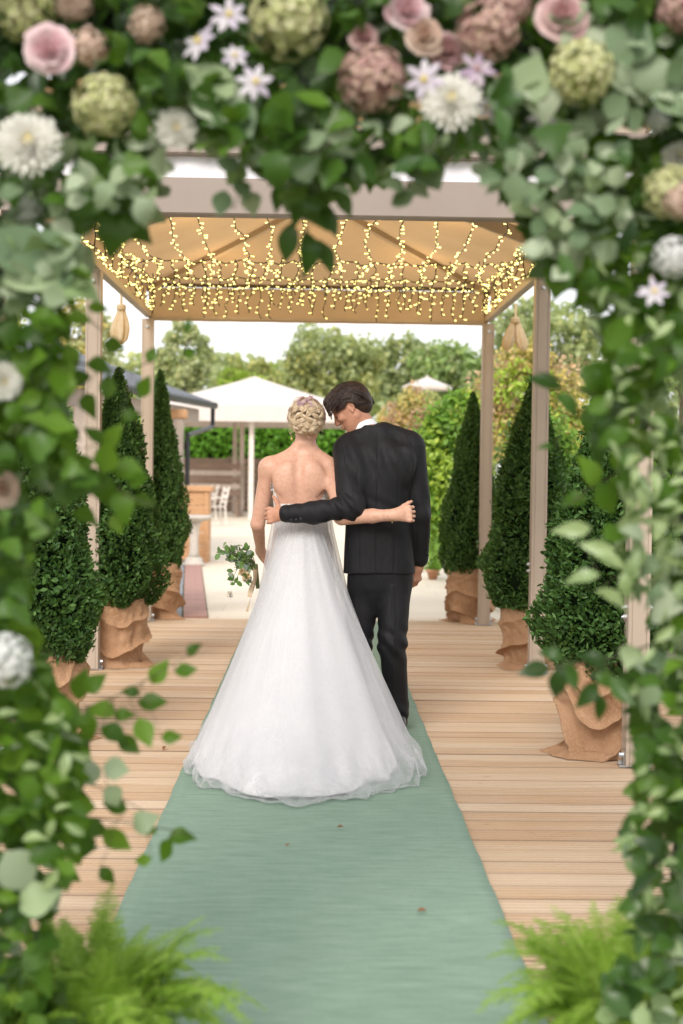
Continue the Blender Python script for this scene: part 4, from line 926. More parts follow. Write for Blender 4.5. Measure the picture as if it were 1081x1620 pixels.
t.links.new(op, m2.inputs[0]); t.links.new(tp.outputs[0], m2.inputs[1]); t.links.new(ms.outputs[0], m2.inputs[2]); t.links.new(m2.outputs[0], out.inputs[0]); M['tulle'] = m
gown_c = V((-.05, 6.9, 0))
hem_pts = np.array([(-.13,5.70),(.04,5.70),(.15,5.77),(.26,5.86),(.35,5.96),(.455,6.14),(.465,6.32),(.41,6.7),(.33,7.15),(.22,7.6),(.05,7.85),(-.25,7.8),(-.40,7.4),(-.48,7.0),(-.56,6.6),(-.585,6.38),(-.52,6.16),(-.43,5.96),(-.34,5.82),(-.24,5.73)])
ha = np.arctan2(hem_pts[:, 1] - gown_c[1], hem_pts[:, 0] - gown_c[0]); hr = np.hypot(hem_pts[:, 0] - gown_c[0], hem_pts[:, 1] - gown_c[1]); oo = np.argsort(ha); ha, hr = ha[oo], hr[oo]
def hem_r(a): a = (a + math.pi) % (2*math.pi) - math.pi; return np.interp(a, np.r_[ha - 2*math.pi, ha, ha + 2*math.pi], np.r_[hr, hr, hr])
def skirt(name, seed, grow, top, amp, nf, m, shrink=1.0, ruffle=0.0, zlift=0.0, wide=0.0):
    nu, nv = 640, 130; g = np.random.default_rng(seed); a = np.linspace(-math.pi, math.pi, nu, endpoint=False); wc = V((-.072, 7.41))
    hx = gown_c[0] + hem_r(a)*np.cos(a)*shrink; hy = gown_c[1] + hem_r(a)*np.sin(a)*shrink
    hx = np.where(hx > 0, hx + wide, hx)
    hx = np.convolve(np.r_[hx[-12:], hx, hx[:12]], np.ones(25)/25, 'valid'); hy = np.convolve(np.r_[hy[-12:], hy, hy[:12]], np.ones(25)/25, 'valid')
    dx, dy = hx - wc[0], hy - wc[1]; ta = np.arctan2(dy, dx); wx, wy = wc[0] + (.134 + grow)*np.cos(ta), wc[1] + (.102 + grow)*np.sin(ta)
    ox, oy = np.cos(ta), np.sin(ta)
    L = np.r_[0, np.cumsum(np.hypot(np.diff(hx), np.diff(hy)))]; s_ = L/L[-1]*2*math.pi      # folds spaced evenly along the hem
    fr = [(g.integers(nf-4, nf+6), g.uniform(0, 6.28), g.uniform(.4, 1)) for _ in range(4)] + [(g.integers(int(nf*2.0), int(nf*2.8)), g.uniform(0, 6.28), .35) for _ in range(3)]
    P = np.zeros((nv, nu, 3)); nz = Noise(seed + 3, 16, .5, 3); nz2 = Noise(seed + 9, 24, 1, 4.5)
    for i, v in enumerate(np.linspace(0, 1.03, nv)):
        w = min(v, 1); gq = w**1.14; k = sum(c*np.cos(n_*s_ + p + .5*math.sin(w*3 + p)) for n_, p, c in fr)/2.2
        k = np.sign(k)*np.abs(k)**.8; f_ = amp*(.10 + .90*w**.9)*(k - .25)
        x = wx + (hx - wx)*gq + ox*f_; y = wy + (hy - wy)*gq + oy*f_; z = (top + zlift)*(1 - w**1.02) + .010*w
        z = z + .012*(1 - w)*0
        if w > .80:
            e_ = (w - .80)/.20; Q = np.stack([hx*3, hy*3, 0*hx + w*2.5], -1); b_ = nz(Q)*e_; x = x + ox*(.020*b_); y = y + oy*(.020*b_); z = z + .028*e_*(1 - .4*e_)*np.abs(nz(Q + 5)) 
            if ruffle:
                Q2 = np.stack([hx*3.2, hy*3.2, 0*hx + w*4], -1); rr = ruffle*e_**2*nz2(Q2); x = x + ox*rr; y = y + oy*rr; z = z + np.abs(rr)*.9 + ruffle*.5*e_**2*np.abs(nz2(Q2 + 9))
        if v > 1: x = x - ox*(v - 1)*1.6; y = y - oy*(v - 1)*1.6; z = z*.25
        P[i] = np.stack([x, y, np.maximum(z + 0*x, .016 + .002*(seed % 3))], -1)
    return link(name, grid_mesh(name, P, True), person_b, m)
skirt('underskirt', 5, -.004, 1.112, .012, 8, M['satin'], .925, wide=-.05)
skirt('tulle_layer', 6, .010, 1.125, .042, 9, M['tulle'], .985, .012)
skirt('tulle_layer', 8, .018, 1.130, .052, 8, M['tulle'], 1.0, .020, wide=.03)
# bodice: low lace-edged back, higher at the sides
m, t, bs, out = newmat('white_lace'); vo = N(t, 'ShaderNodeTexVoronoi'); vo.inputs['Scale'].default_value = 75; tc = N(t, 'ShaderNodeTexCoord'); t.links.new(tc.outputs['Object'], vo.inputs['Vector'])
t.links.new(mixc(t, ramp(t, vo.outputs[0], .1, .6), (.82,.81,.80), (.66,.62,.59)), bs.inputs['Base Color']); bs.inputs['Roughness'].default_value = .75; bump(t, bs, vo.outputs[0], .8, .006); M['lace'] = m
S = np.array(bt); nu, nv = 160, 40; a = np.linspace(0, 2*math.pi, nu, endpoint=False); P = np.zeros((nv, nu, 3))
fr_ = .5 + .5*np.sin(a)                                                     # 0 at the back, 1 at the chest
topz = 1.185 + .175*np.clip((fr_ - .15)/.5, 0, 1)**.8 + .006*np.abs(np.sin(a*22))
for i, q in enumerate(np.linspace(0, 1, nv)):
    z = 1.06 + (topz - 1.06)*q; I = [np.interp(z, S[:, 0], S[:, j]) for j in range(1, 5)]; pw_ = 2/2.3; ca, sa = np.cos(a), np.sin(a)
    gr = .006 + .002*np.sin(a*22 + q*30)*.4; P[i] = np.stack([I[0] + (I[2] + gr)*np.sign(ca)*np.abs(ca)**pw_, I[1] + (I[3] + gr)*np.sign(sa)*np.abs(sa)**pw_, z], -1)
link('bodice', grid_mesh('bodice', P, True), person_b, M['lace'])
b = MB(); g = np.random.default_rng(6)
for i in range(70):                                                         # applied lace flowers along the edge
    k = g.integers(0, nu); p = P[-1, k] + V((0, 0, -g.uniform(0, .035))); o_ = nrm((math.cos(a[k]), math.sin(a[k]), .1)); D = []
    v, f = leaf_cloud(np.tile(p + o_*.004, (5, 1)), rnd_dirs(5, g) - o_*.2, np.tile(o_, (5, 1)), .018, .010, .1); b.add(v, f)
o = b.build('lace_trim', M['lace'], person_b); o['kind'] = 'stuff'
# waist ribbon falling down the left side: two tan tails
# blond updo: coiled and tucked locks over a cap
m, t, bs, out = newmat('blond_hair'); wv = N(t, 'ShaderNodeTexNoise'); wv.inputs['Scale'].default_value = 130; tc = N(t, 'ShaderNodeTexCoord'); t.links.new(tc.outputs['Object'], wv.inputs['Vector'])
oi = N(t, 'ShaderNodeObjectInfo'); g_ = N(t, 'ShaderNodeNewGeometry'); r1 = g_.outputs['Random Per Island']
c = mixc(t, r1, (.34,.235,.13), (.74,.60,.43)); t.links.new(c, bs.inputs['Base Color']); bs.inputs['Roughness'].default_value = .42; M['hair_f'] = m
F = Field(BC - .17, BC + .17, .005); F.ell(BC + V((.001, .008, .016)), (.083, .101, .098), .02, BF); F.ell(BC + V((-.002, -.055, -.022)), (.058, .050, .050), .03); F.ell(BC + V((-.032, -.02, -.008)), (.050, .06, .055), .03); F.ell(BC + V((.032, -.02, -.008)), (.050, .06, .055), .03)
hairb = link('hair', F.mesh('hair'), person_b, M['hair_f'])
b = MB(); g = np.random.default_rng(15); cen = BC + V((0, -.018, -.004))
def surf(th, ph, k=1.0):        # th from back, ph height
    d = V((math.sin(th)*math.cos(ph), -math.cos(th)*math.cos(ph), math.sin(ph))); return cen + d*V((.089 - .022*max(0, -d[2]), .096, .119 if d[2] > 0 else .090))*k, d
for row, ph0 in enumerate((-.62, -.36, -.10, .16, .42)):     # thick locks woven over one another
    nl = (3, 5, 6, 6, 5)[row]
    for k in range(nl):
        th = (k - (nl-1)/2)*.36 + g.normal()*.05; ph = ph0 + g.normal()*.05; p, d = surf(th, ph, .99); e1 = nrm(np.cross(d, (0, 0, 1.))); e2 = np.cross(e1, d)
        al = (1 if (row + k) % 2 else -1)*g.uniform(.25, .8); u = e1*math.cos(al) + e2*math.sin(al); w = np.cross(d, u); LL = g.uniform(.046, .062); bend = g.uniform(-.014, .014); wid = g.uniform(.0085, .0115)
        for s_ in range(9):
            o_ = (s_ - 4)/4; pts = []; rs = []
            for q in np.linspace(-1, 1, 12):
                h = 1 - q*q; pts.append(p + u*q*LL*.5 + w*(o_*wid*(.35 + .65*h) + bend*h + .002*math.sin(q*4 + s_)) + d*(-.005 + .0125*h + .006*math.sqrt(max(0, 1 - o_*o_))) - d*(q*LL*.5)**2*3.5); rs.append(.0024*(.5 + .5*h) + .0003)
            b.tube(pts, rs, 5)
for i in range(150):            # smooth strands combed up from the nape and sides
    th = g.uniform(-1.45, 1.45); pts = []; t2 = th*.45 + g.normal()*.15
    for q in np.linspace(0, 1, 8):
        p, d = surf(th*(1-q) + t2*q, -.95 + q*1.0, 1.0 + .03*math.sin(q*math.pi)); pts.append(p)
    b.tube(pts, [.002, .0028, .003, .003, .003, .003, .0025, .0015], 5)
for i in range(150):            # from the crown backwards
    th = g.uniform(-1.9, 1.9); pts = []
    for q in np.linspace(0, 1, 8):
        p, d = surf(th*(.6 + .4*q), 1.45 - q*1.0, 1.0 + .03*math.sin(q*math.pi)); pts.append(p)
    b.tube(pts, [.0015, .0026, .003, .003, .003, .003, .0025, .0015], 5)
for i in range(110):            # loose wisps round the head and nape
    th = g.uniform(-2.2, 2.2); ph = g.uniform(-1.15, 1.3); p, d = surf(th, ph, 1.0); u = nrm(np.cross(d, rnd_dirs(1, g)[0])); L_ = g.uniform(.02, .05); pts = [p + u*L_*q + d*(.002 + .016*math.sin(q*2.6)) - V((0, 0, .018*q*q)) for q in np.linspace(0, 1, 6)]
    b.tube(pts, [.0009, .0009, .0008, .0007, .0006, .0004], 3, False)
o = b.build('hair_locks', M['hair_f'], hairb, True); o['kind'] = 'stuff'
M['petal_pink'] = leafmat('hair_flower_petal', [(.48,.30,.36), (.60,.42,.44), (.66,.52,.50), (.40,.25,.32)], .6, .3, petal=True)
for i in range(26):
    th = g.choice([-1, 1])*g.uniform(.2, 1.6) if i > 8 else g.uniform(-.9, .9); ph = g.uniform(.55, 1.15) if i < 16 else g.uniform(.05, .5)
    if ph < .55: th = math.copysign(g.uniform(1.2, 1.6), th)
    p, d = surf(th, ph, 1.09); b = MB(); k = 5; e1 = nrm(np.cross(d, (.3, .2, .9))); e2 = np.cross(d, e1); an = np.arange(k)*2*math.pi/k + g.uniform(0, 1); D = np.array([e1*math.cos(q) + e2*math.sin(q) + d*.35 for q in an]); sz = g.uniform(.011, .017)
    v, f = leaf_cloud(p + D*sz*.55, D, np.tile(d, (k, 1)), sz, sz*.8, .15); b.add(v, f); b.ball(p + d*.002, sz*.2, 5, 3); b.build('hair_flower', M['petal_pink'], hairb)
M['gold'] = plain('gold', (.75,.55,.25), None, 20, .25, metal=1)
for sx in (-1,):
    p = BC + V((-.074, -.028, -.082)); b = MB(); b.tube([p, p - V((0, 0, .012))], .0012, 5); b.ball(p - V((.001, 0, .020)), (.005, .004, .009), 8, 6); b.build('earring', M['gold'], person_b)
b = MB(); n_ = 22; ax = nrm(RW - RE); e1 = nrm(np.cross(ax, (0, 1, 0))); e2 = np.cross(ax, e1); c = RW - ax*.004
b.tube([c + (e1*math.cos(q) + e2*math.sin(q))*.0295 for q in np.linspace(0, 2*math.pi, n_)], .0016, 5, False); b.ball(c - V((0, .0, .036)), .004, 6, 4); b.build('bracelet', M['gold'], person_b)

# ------------------------------------------------------------------ bouquet in the bride's left hand
bq = at(378, 893, 7.60); root = empty('bouquet', tuple(bq), 'loose green bouquet with a pale flower and tan ribbon, held in the bride\'s left hand', 'bouquet')
M['euc'] = leafm('eucalyptus_leaf', (.20,.27,.22), .25, rough=.5, tr=.2); M['bq_green'] = leafm('bouquet_leaf', (.10,.20,.05), .4, rough=.4)
M['ribbon'] = plain('tan_ribbon', (.52,.39,.25), (.45,.33,.20), 10, .5, .1, 30); M['stem'] = plain('green_stem', (.10,.16,.05), (.12,.12,.05), 12, .6); M['white_petal'] = leafm('white_petal', (.78,.77,.74), .08, rough=.6, tr=.35, petal=True)
M['cream_petal'] = leafm('cream_petal', (.72,.62,.42), .15, rough=.6, tr=.3, petal=True)
g = np.random.default_rng(3); grip = at(404, 893, 7.64)
for i in range(21):
    tip = at(g.uniform(340, 398), g.uniform(858, 925), g.uniform(7.48, 7.74)); mid = (grip + tip)/2 + V((-.02, 0, .03)) + g.normal(size=3)*.012
    b = MB(); pts = [grip, mid, tip]; b.tube(pts, [.0028, .002, .001], 5); st_ = b.build('sprig', M['stem'], root)
    for k in range(9 if i < 12 else 4):
        q = g.uniform(.35, 1); p = (1-q)**2*grip + 2*q*(1-q)*mid + q*q*tip; D = nrm(tip - grip)*.5 + rnd_dirs(1, g)[0]*.9; L = g.uniform(.026, .054); U = V((0, -1, .5)) + g.normal(size=3)*.5
        v, f = leaf_cloud([p + nrm(D)*L*.5], [D], [U], L, L*g.uniform(.45, .75), .2); link('leaf', mesh('leaf', v, f), st_, M['euc'] if (i + k) % 3 == 0 else M['bq_green'])
for px, py, s_, mm in ((364, 940, .022, 'white_petal'), (389, 912, .030, 'cream_petal'), (383, 904, .026, 'cream_petal')):
    p = at(px, py, 7.52); b = MB(); d = rnd_dirs(26, g); d[:, 1] -= .4; d /= np.linalg.norm(d, axis=1)[:, None]; v, f = leaf_cloud(p + d*s_*.5, d, d + g.normal(size=d.shape)*.4 + V((0, -.6, .3)), s_, s_*.8, .3); b.add(v, f); b.build('flower', M[mm], root)
b = MB(); b.tube([grip, grip + V((.015, .03, -.13))], [.014, .011], 10); b.build('stems', M['stem'], root)
for k, (px, py, dx) in enumerate(((393, 968, 0), (398, 945, 6))):
    P = []; e_ = at(px, py, 7.54)
    for q in np.linspace(0, 1, 16):
        p = grip*(1-q) + e_*q + V((.010*math.sin(q*4 + k), .006*math.sin(q*7), 0)); w_ = V((.012*math.cos(q*2.2 + k), .010*math.sin(q*2.2 + k), .002)); P.append([p - w_, p, p + w_])
    link('ribbon', grid_mesh('ribbon', np.array(P)), root, M['ribbon'])
# ================================================================== the flower arch in front
arch = empty('flower_arch', (.05, 3.1, 0), 'big arch of mixed green foliage with white, pink and mauve flowers framing the view', 'flower arch')
g = np.random.default_rng(101)
M['arch_shade_core'] = plain('arch_core_shade', (.020,.032,.010), (.010,.016,.006), 30, .95, 1.0, 60)
M['frame'] = plain('dark_green_metal', (.02,.03,.02), None, 9, .4, metal=.6)
XL, XR, ZT = -.84, .95, 2.36
def hoop(y, r=.10):
    pts = [(XL, y, -.02), (XL, y, .6), (XL, y, 1.3), (XL, y, ZT - .28)]
    for q in np.linspace(0, math.pi/2, 6)[1:]: pts.append((XL + .28*(1 - math.cos(q)), y, ZT - .28 + .28*math.sin(q)))
    for q in np.linspace(math.pi/2, 0, 6): pts.append((XR - .28*(1 - math.cos(q)), y, ZT - .28 + .28*math.sin(q)))
    return pts + [(XR, y, 1.3), (XR, y, .6), (XR, y, -.02)]
for y in (2.95, 3.27):
    b = MB(); b.tube(hoop(y), .016, 8); b.build('frame_hoop', M['frame'], arch, True)
pts = np.array(hoop(3.22)); cum = np.r_[0, np.cumsum(np.linalg.norm(np.diff(pts, axis=0), axis=1))]; tt = np.linspace(0, cum[-1], 150)
pts = np.stack([np.interp(tt, cum, pts[:, k]) for k in range(3)], 1); nz = Noise(61, 14, 1, 3); P = []; n_ = 40; a = np.linspace(0, 2*math.pi, n_, endpoint=False)
for i, p in enumerate(pts):
    t_ = nrm(pts[min(i+1, 149)] - pts[max(i-1, 0)]); x_ = nrm(np.cross(t_, (0, 1, 0))); y_ = V((0, 1, 0)); ring = p + np.outer(np.cos(a), x_)*.095 + np.outer(np.sin(a), y_)*.10
    P.append(ring + (ring - p)*(.22*nz(ring*1.6))[:, None])
o = link('arch_shade_core', grid_mesh('arch_shade_core', np.array(P), True), arch, M['arch_shade_core']); o['kind'] = 'stuff'  # added lumpy core, its dark tone stands in for shade behind the leaves

# leaf shapes: curved blades with a folded midrib
def blade(prof, curl, fold, wav=0., seed=0):
    rows = len(prof); v = []; f = []; gg_ = np.random.default_rng(seed)
    for i, w in enumerate(prof):
        t_ = i/(rows-1); x = t_ - .5; z = -curl*(t_ - .35)**2*1.6; wv_ = wav*gg_.normal(size=2)
        v += [(x, -w*.5, z + fold*w + wv_[0]), (x, -w*.26, z + fold*w*.55), (x, 0, z), (x, w*.26, z + fold*w*.55), (x, w*.5, z + fold*w + wv_[1])]
    for i in range(rows-1):
        for k in range(4): f.append((i*5+k, (i+1)*5+k, (i+1)*5+k+1, i*5+k+1))
    return np.array(v), np.array(f)
KIND = {
    'beech_leaf': ([.04,.42,.62,.66,.58,.40,.20,.0], .35, .10, (.046, .074)), 'eucalyptus_leaf': ([.05,.55,.80,.86,.78,.56,.28,.0], .30, .06, (.036, .064)),
    'laurel_leaf': ([.03,.30,.46,.52,.47,.34,.16,.0], .30, .14, (.050, .082)), 'pittosporum_leaf': ([.04,.26,.38,.42,.38,.28,.14,.02], .25, .16, (.034, .056)),
    'ivy_leaf': ([.25,.80,1.0,.70,.74,.42,.20,.0], .30, .10, (.042, .070))}
M['beech_leaf'] = leafmat('beech_leaf', [(.030,.080,.007), (.062,.150,.012), (.105,.225,.018), (.18,.32,.035)], .42, .42, .25, nscale=60)
M['eucalyptus_leaf'] = leafmat('eucalyptus_round_leaf', [(.12,.19,.10), (.23,.31,.18), (.42,.48,.34), (.23,.34,.13)], .5, .25, .25)
M['laurel_leaf'] = leafmat('laurel_leaf', [(.018,.050,.010), (.036,.092,.018), (.058,.135,.025), (.09,.185,.04)], .32, .25, .35, nscale=50)
M['ivy_leaf'] = leafmat('ivy_leaf', [(.024,.060,.010), (.050,.118,.016), (.08,.175,.022), (.14,.25,.04)], .4, .3, .3, nscale=50)
m, t, bs, out = newmat('variegated_leaf')                                    # green blades with pale margins
gn = N(t, 'ShaderNodeNewGeometry'); oi = N(t, 'ShaderNodeObjectInfo'); rr = math_(t, 'FRACT', math_(t, 'ADD', gn.outputs['Random Per Island'], oi.outputs['Random']), 0.)
c = mixc(t, rr, (.06,.15,.02), (.27,.38,.13)); c = mixc(t, ramp(t, noise(t, 55, detail=2), .48, .6), c, (.46,.54,.30)); t.links.new(c, bs.inputs['Base Color']); bs.inputs['Roughness'].default_value = .4
translucent(m, t, bs, out, c, .25); M['pittosporum_leaf'] = m
BL = {k: [blade(p, c_*s1, f_*s2, .012, i) for i, (s1, s2) in enumerate(((.5, 1), (1.3, .6), (-.4, 1.2), (2.0, .8)))] for k, (p, c_, f_, _) in KIND.items()}
BM = {}
for k, vs in BL.items():
    BM[k] = []
    for v, f in vs: me = mesh(k, v, f, True); me.materials.append(M[k]); BM[k].append(me)
def inside(P, poly):
    x, y = P[:, 0], P[:, 1]; c = np.zeros(len(P), bool); n = len(poly)
    for i in range(n):
        (x0, y0), (x1, y1) = poly[i], poly[(i+1) % n]
        hit = ((y0 > y) != (y1 > y)); c ^= hit & (x < (x1-x0)*(y-y0)/((y1-y0) or 1e-9) + x0)
    return c
TOP = [(-250,-260),(1330,-260),(1330,430),(900,426),(850,416),(815,331),(745,248),(690,256),(620,282),(560,286),(528,304),(500,346),(462,316),(400,248),(345,248),(300,206),(262,226),(252,316),(225,358),(160,351),(100,396),(-250,430)]
LEFT = [(-250,380),(130,372),(142,425),(104,470),(84,520),(106,600),(124,700),(134,760),(94,820),(52,850),(40,950),(65,1040),(95,1090),(120,1150),(140,1210),(120,1260),(140,1320),(120,1380),(70,1440),(100,1620),(100,1900),(-250,1900)]
RIGHT = [(1330,400),(871,415),(896,450),(941,495),(951,580),(941,650),(976,720),(991,800),(971,850),(986,900),(1011,960),(1056,1000),(990,1040),(990,1100),(1008,1160),(1012,1230),(996,1280),(980,1330),(1002,1400),(990,1480),(960,1550),(970,1900),(1330,1900)]
C = np.stack([g.uniform(-230, 1310, 40000), g.uniform(-240, 1860, 40000)], 1)
C = C[inside(C, TOP) | inside(C, LEFT) | inside(C, RIGHT)]
C = C[(np.abs(C[:, 0] - 540) < 590) & (C[:, 1] > -60) & (C[:, 1] < 1680) | (g.uniform(size=len(C)) < .35)]; n = 7200; C = C[:n]; n = len(C)
BLOOMS = [(4, 604, 62), (4, 775, 50), (8, 1046, 92), (40, 20, 96), (45, 232, 108), (45, 335, 50), (78, 80, 76), (118, 8, 60), (140, 75, 66), (165, 168, 104), (232, 40, 62), (278, 206, 68), (315, 66, 66), (362, 24, 62), (372, 88, 44), (404, 130, 60), (455, 30, 135), (575, 60, 44), (588, 126, 112), (645, 18, 64), (672, 58, 58), (672, 126, 66), (708, 82, 54), (715, 165, 98), (755, 110, 58), (770, 170, 40), (772, 50, 104), (808, 8, 70), (858, 188, 46), (888, 28, 76), (920, 114, 108), (1035, 462, 52), (1040, 190, 46), (1062, 305, 92), (1066, 408, 70), (1072, 18, 70), (1075, 250, 60), (1078, 318, 60)]      # places left clear for the flowers
Yd = np.where(g.uniform(size=n) < .45, g.uniform(2.72, 2.92, n), g.uniform(2.9, 3.42, n))
clear = np.zeros(n, bool)
for bx, by, bd in BLOOMS: clear |= np.hypot(C[:, 0] - bx, C[:, 1] - by) < bd*.5 + 14
Yd = np.where(clear, np.maximum(Yd, 2.9), Yd)
pos = np.array([at(px, py, y) for (px, py), y in zip(C, Yd)])
nk = [Noise(70 + i, 8, .5, 1.6) for i in range(5)]; sc = np.stack([q(pos*1.3) for q in nk], 1) + g.normal(size=(n, 5))*.45
names = list(KIND); sc[:, 3] -= .45; sc[:, 1] -= np.where((C[:, 0] > 640) & (C[:, 1] < 520), .45, 0); sc[:, 1] += np.where(C[:, 1] < 480, -.1, -.35); sc[:, 0] += np.where((C[:, 1] > 500) & (C[:, 0] < 300), .9, 0.); sc[:, 3] += np.where((C[:, 0] > 900) & (C[:, 1] > 700), .45, 0); sc[:, 2] += .1
kind = sc.argmax(1)
D = g.normal(size=(n, 3))*V((1, .45, .8)) + V((0, -.15, -.45)); cx_ = np.where(C[:, 0] < 540, 1, -1)[:, None]*V((.45, 0, 0)); D = D + cx_
U = g.normal(size=(n, 3))*.55 + V((0, -.75, .55))
D /= np.linalg.norm(D, axis=1)[:, None]; Y_ = np.cross(U, D); Y_ /= np.linalg.norm(Y_, axis=1)[:, None]; Z_ = np.cross(D, Y_)
L = np.array([g.uniform(*KIND[names[k]][3]) for k in kind]); big = g.uniform(size=n) < .06; L = L*np.where(big, 1.45, 1)
def put_leaf(kd, p, X, Yv, Z, l, parent, name=None, var=None):
    o = bpy.data.objects.new(name or kd, BM[kd][var if var is not None else int(g.integers(0, 4))]); COL.objects.link(o); o.parent = parent; o.matrix_parent_inverse = pinv(parent)
    Mx = Matrix(((X[0], Yv[0], Z[0], p[0]), (X[1], Yv[1], Z[1], p[1]), (X[2], Yv[2], Z[2], p[2]), (0, 0, 0, 1)))
    o.matrix_basis = Mx @ Matrix.Diagonal((l, l, l, 1)); return o
vis = (C[:, 0] > -40) & (C[:, 0] < 1120) & (C[:, 1] > -40) & (C[:, 1] < 1660)
for ki, kd in enumerate(names):
    idx = np.where(kind == ki)[0]; order = idx[np.argsort(Yd[idx] - L[idx]*2 + np.where(vis[idx], 0, 9))]
    for i in order[:285]:
        if not vis[i]: continue
        put_leaf(kd, pos[i], D[i], Y_[i], Z_[i], L[i], arch)
    rest = np.array([i for j, i in enumerate(order) if j >= 285 or not vis[i]])
    if len(rest):
        vv, ff, k0 = [], [], 0
        for i in rest:
            v, f = BL[kd][int(g.integers(0, 4))]; vv.append(pos[i] + L[i]*(v[:, :1]*D[i] + v[:, 1:2]*Y_[i] + v[:, 2:]*Z_[i])); ff.append(f + k0); k0 += len(v)
        o = link('foliage', mesh('foliage', np.concatenate(vv), np.concatenate(ff), True), arch, M[kd]); o['kind'] = 'stuff'

# sprigs that reach out of the mass: a stem with leaves as its pieces
M['twig'] = plain('brown_twig', (.09,.07,.03), (.06,.08,.03), 20, .7)
def sprig(kd, path, leaves, Y, Lm=None):
    pts = [at(px, py, Y + .04*math.sin(i*1.3)) for i, (px, py) in enumerate(path)]
    P = np.array(pts); q = np.linspace(0, len(P)-1, 14); P = np.stack([np.interp(q, range(len(P)), P[:, k]) for k in range(3)], 1); P[1:-1] = (P[:-2] + P[1:-1]*2 + P[2:])/4
    b = MB(); b.tube(list(P), list(np.linspace(.0028, .0010, 14)), 5); st_ = b.build('branch', M['twig'], arch, True)
    for px, py, l, ang in leaves:
        yy = Y + g.uniform(-.05, .05); p = at(px, py, yy); X = nrm(V((math.cos(R_(ang)), g.uniform(-.35, .25), math.sin(R_(ang))))); Z = nrm(V((g.normal()*.25, -.85, .45 + g.normal()*.25))); Yv = nrm(np.cross(Z, X)); Z = np.cross(X, Yv)
        put_leaf(kd, p, X, Yv, Z, l/750.*Y/3.0, st_, 'leaf')
        k = np.argmin(np.linalg.norm(P - p, axis=1)); base = p - X*l/750.*Y/3.0*.48
        b = MB(); b.tube([P[k], base], .0009, 4); s_ = b.build('leaf_stalk', M['twig'], st_)
sprig('beech_leaf', [(20,1170),(110,1130),(190,1100),(300,1035)], [(252,1063,46,55),(295,1061,38,5),(306,1026,30,50),(207,1094,30,170),(243,1112,50,0),(229,1160,52,-65),(272,1166,34,5),(160,1122,52,170),(182,1160,50,-25),(128,1082,56,75),(150,1080,46,40),(196,1130,34,10),(100,1120,60,120),(140,1150,48,-80),(205,1178,44,-40),(95,1160,60,200)], 3.05)
sprig('beech_leaf', [(10,1290),(110,1290),(200,1300),(305,1320)], [(181,1276,42,165),(186,1328,56,-35),(288,1322,46,8),(264,1346,44,-110),(226,1361,30,190),(170,1386,36,-50),(120,1350,50,-60),(130,1270,48,100),(150,1310,50,-10),(235,1312,34,-20)], 3.0)
sprig('eucalyptus_leaf', [(60,1240),(150,1240),(240,1290)], [(228,1300,46,30),(185,1216,44,-10),(140,1220,48,100),(110,1180,50,120),(180,1260,40,-60)], 2.95)
sprig('beech_leaf', [(60,640),(120,720),(170,770),(240,800)], [(170,720,60,80),(205,745,62,-20),(165,775,62,-60),(195,800,60,-75),(228,792,38,-15),(137,815,46,-20),(140,760,56,200),(180,690,50,60),(150,690,46,150),(220,760,40,20),(120,740,60,210),(185,830,36,-60)], 2.95)
sprig('beech_leaf', [(60,560),(130,575),(200,590),(300,540)], [(230,611,42,60),(171,610,42,85),(207,656,34,20),(160,578,46,-10),(240,560,30,75),(297,515,24,85),(301,558,26,10),(120,600,46,200),(140,640,44,-70),(110,560,50,120)], 3.0)
sprig('beech_leaf', [(60,470),(120,490),(190,545)], [(156,487,34,-5),(125,503,42,-10),(182,547,40,-12),(100,520,50,-60),(90,470,50,100)], 3.05)
sprig('laurel_leaf', [(1060,1010),(970,1040),(900,1050),(830,1062)], [(845,1060,56,190),(882,1082,58,-100),(905,1070,50,-70),(872,1034,44,165),(940,1042,50,150),(960,1075,50,-40),(930,1100,56,230),(985,1095,60,-50),(1000,1050,60,100),(950,1120,50,-80)], 2.85)
sprig('pittosporum_leaf', [(1070,940),(1000,905),(945,880),(890,845)], [(905,838,64,185),(944,866,56,170),(968,885,60,-20),(920,912,56,190),(972,945,64,-25),(1000,900,60,80),(990,930,50,-80),(1010,870,54,100)], 2.8)
sprig('laurel_leaf', [(1040,680),(970,640),(910,610),(850,585)], [(862,602,60,160),(902,640,56,-40),(945,622,64,-20),(866,706,30,170),(960,680,64,-70),(985,640,60,60),(930,665,50,-90),(950,700,70,-100)], 2.9)
sprig('beech_leaf', [(1040,770),(980,750),(935,770),(900,800)], [(935,745,60,120),(960,790,60,-60),(905,790,44,190),(990,770,60,-20),(985,720,60,80)], 2.9)
sprig('laurel_leaf', [(478,230),(482,320),(490,440)], [(470,330,62,-85),(456,385,66,-100),(490,402,76,-85),(514,408,64,-70),(440,312,46,-95),(522,352,54,-60),(500,340,60,-50),(470,290,56,-120),(545,322,50,-60),(505,300,60,-80)], 2.95)
sprig('eucalyptus_leaf', [(400,180),(395,250),(370,330)], [(352,322,42,-100),(384,300,38,-60),(398,320,40,-80),(372,275,44,-120),(412,262,44,-60),(360,260,40,160)], 2.9)
sprig('eucalyptus_leaf', [(560,150),(530,190),(500,235)], [(470,165,52,35),(482,200,54,30),(500,222,54,25),(520,180,52,40),(540,205,54,35),(556,235,50,20),(535,245,46,20),(498,250,44,-20)], 2.78)
sprig('eucalyptus_leaf', [(690,230),(650,280),(630,330)], [(680,275,66,-60),(640,315,46,30),(662,300,44,-30),(622,290,44,160)], 2.9)
sprig('ivy_leaf', [(960,330),(900,390),(850,430)], [(870,420,74,-160),(905,400,70,-120),(880,450,60,-100),(920,440,70,-60),(850,405,50,170)], 2.95)
sprig('ivy_leaf', [(120,250),(180,310),(220,380)], [(190,320,84,-60),(150,300,84,-100),(215,360,64,-50),(180,370,74,-100),(130,350,76,-120),(235,285,50,-30),(212,250,44,-90)], 2.9)
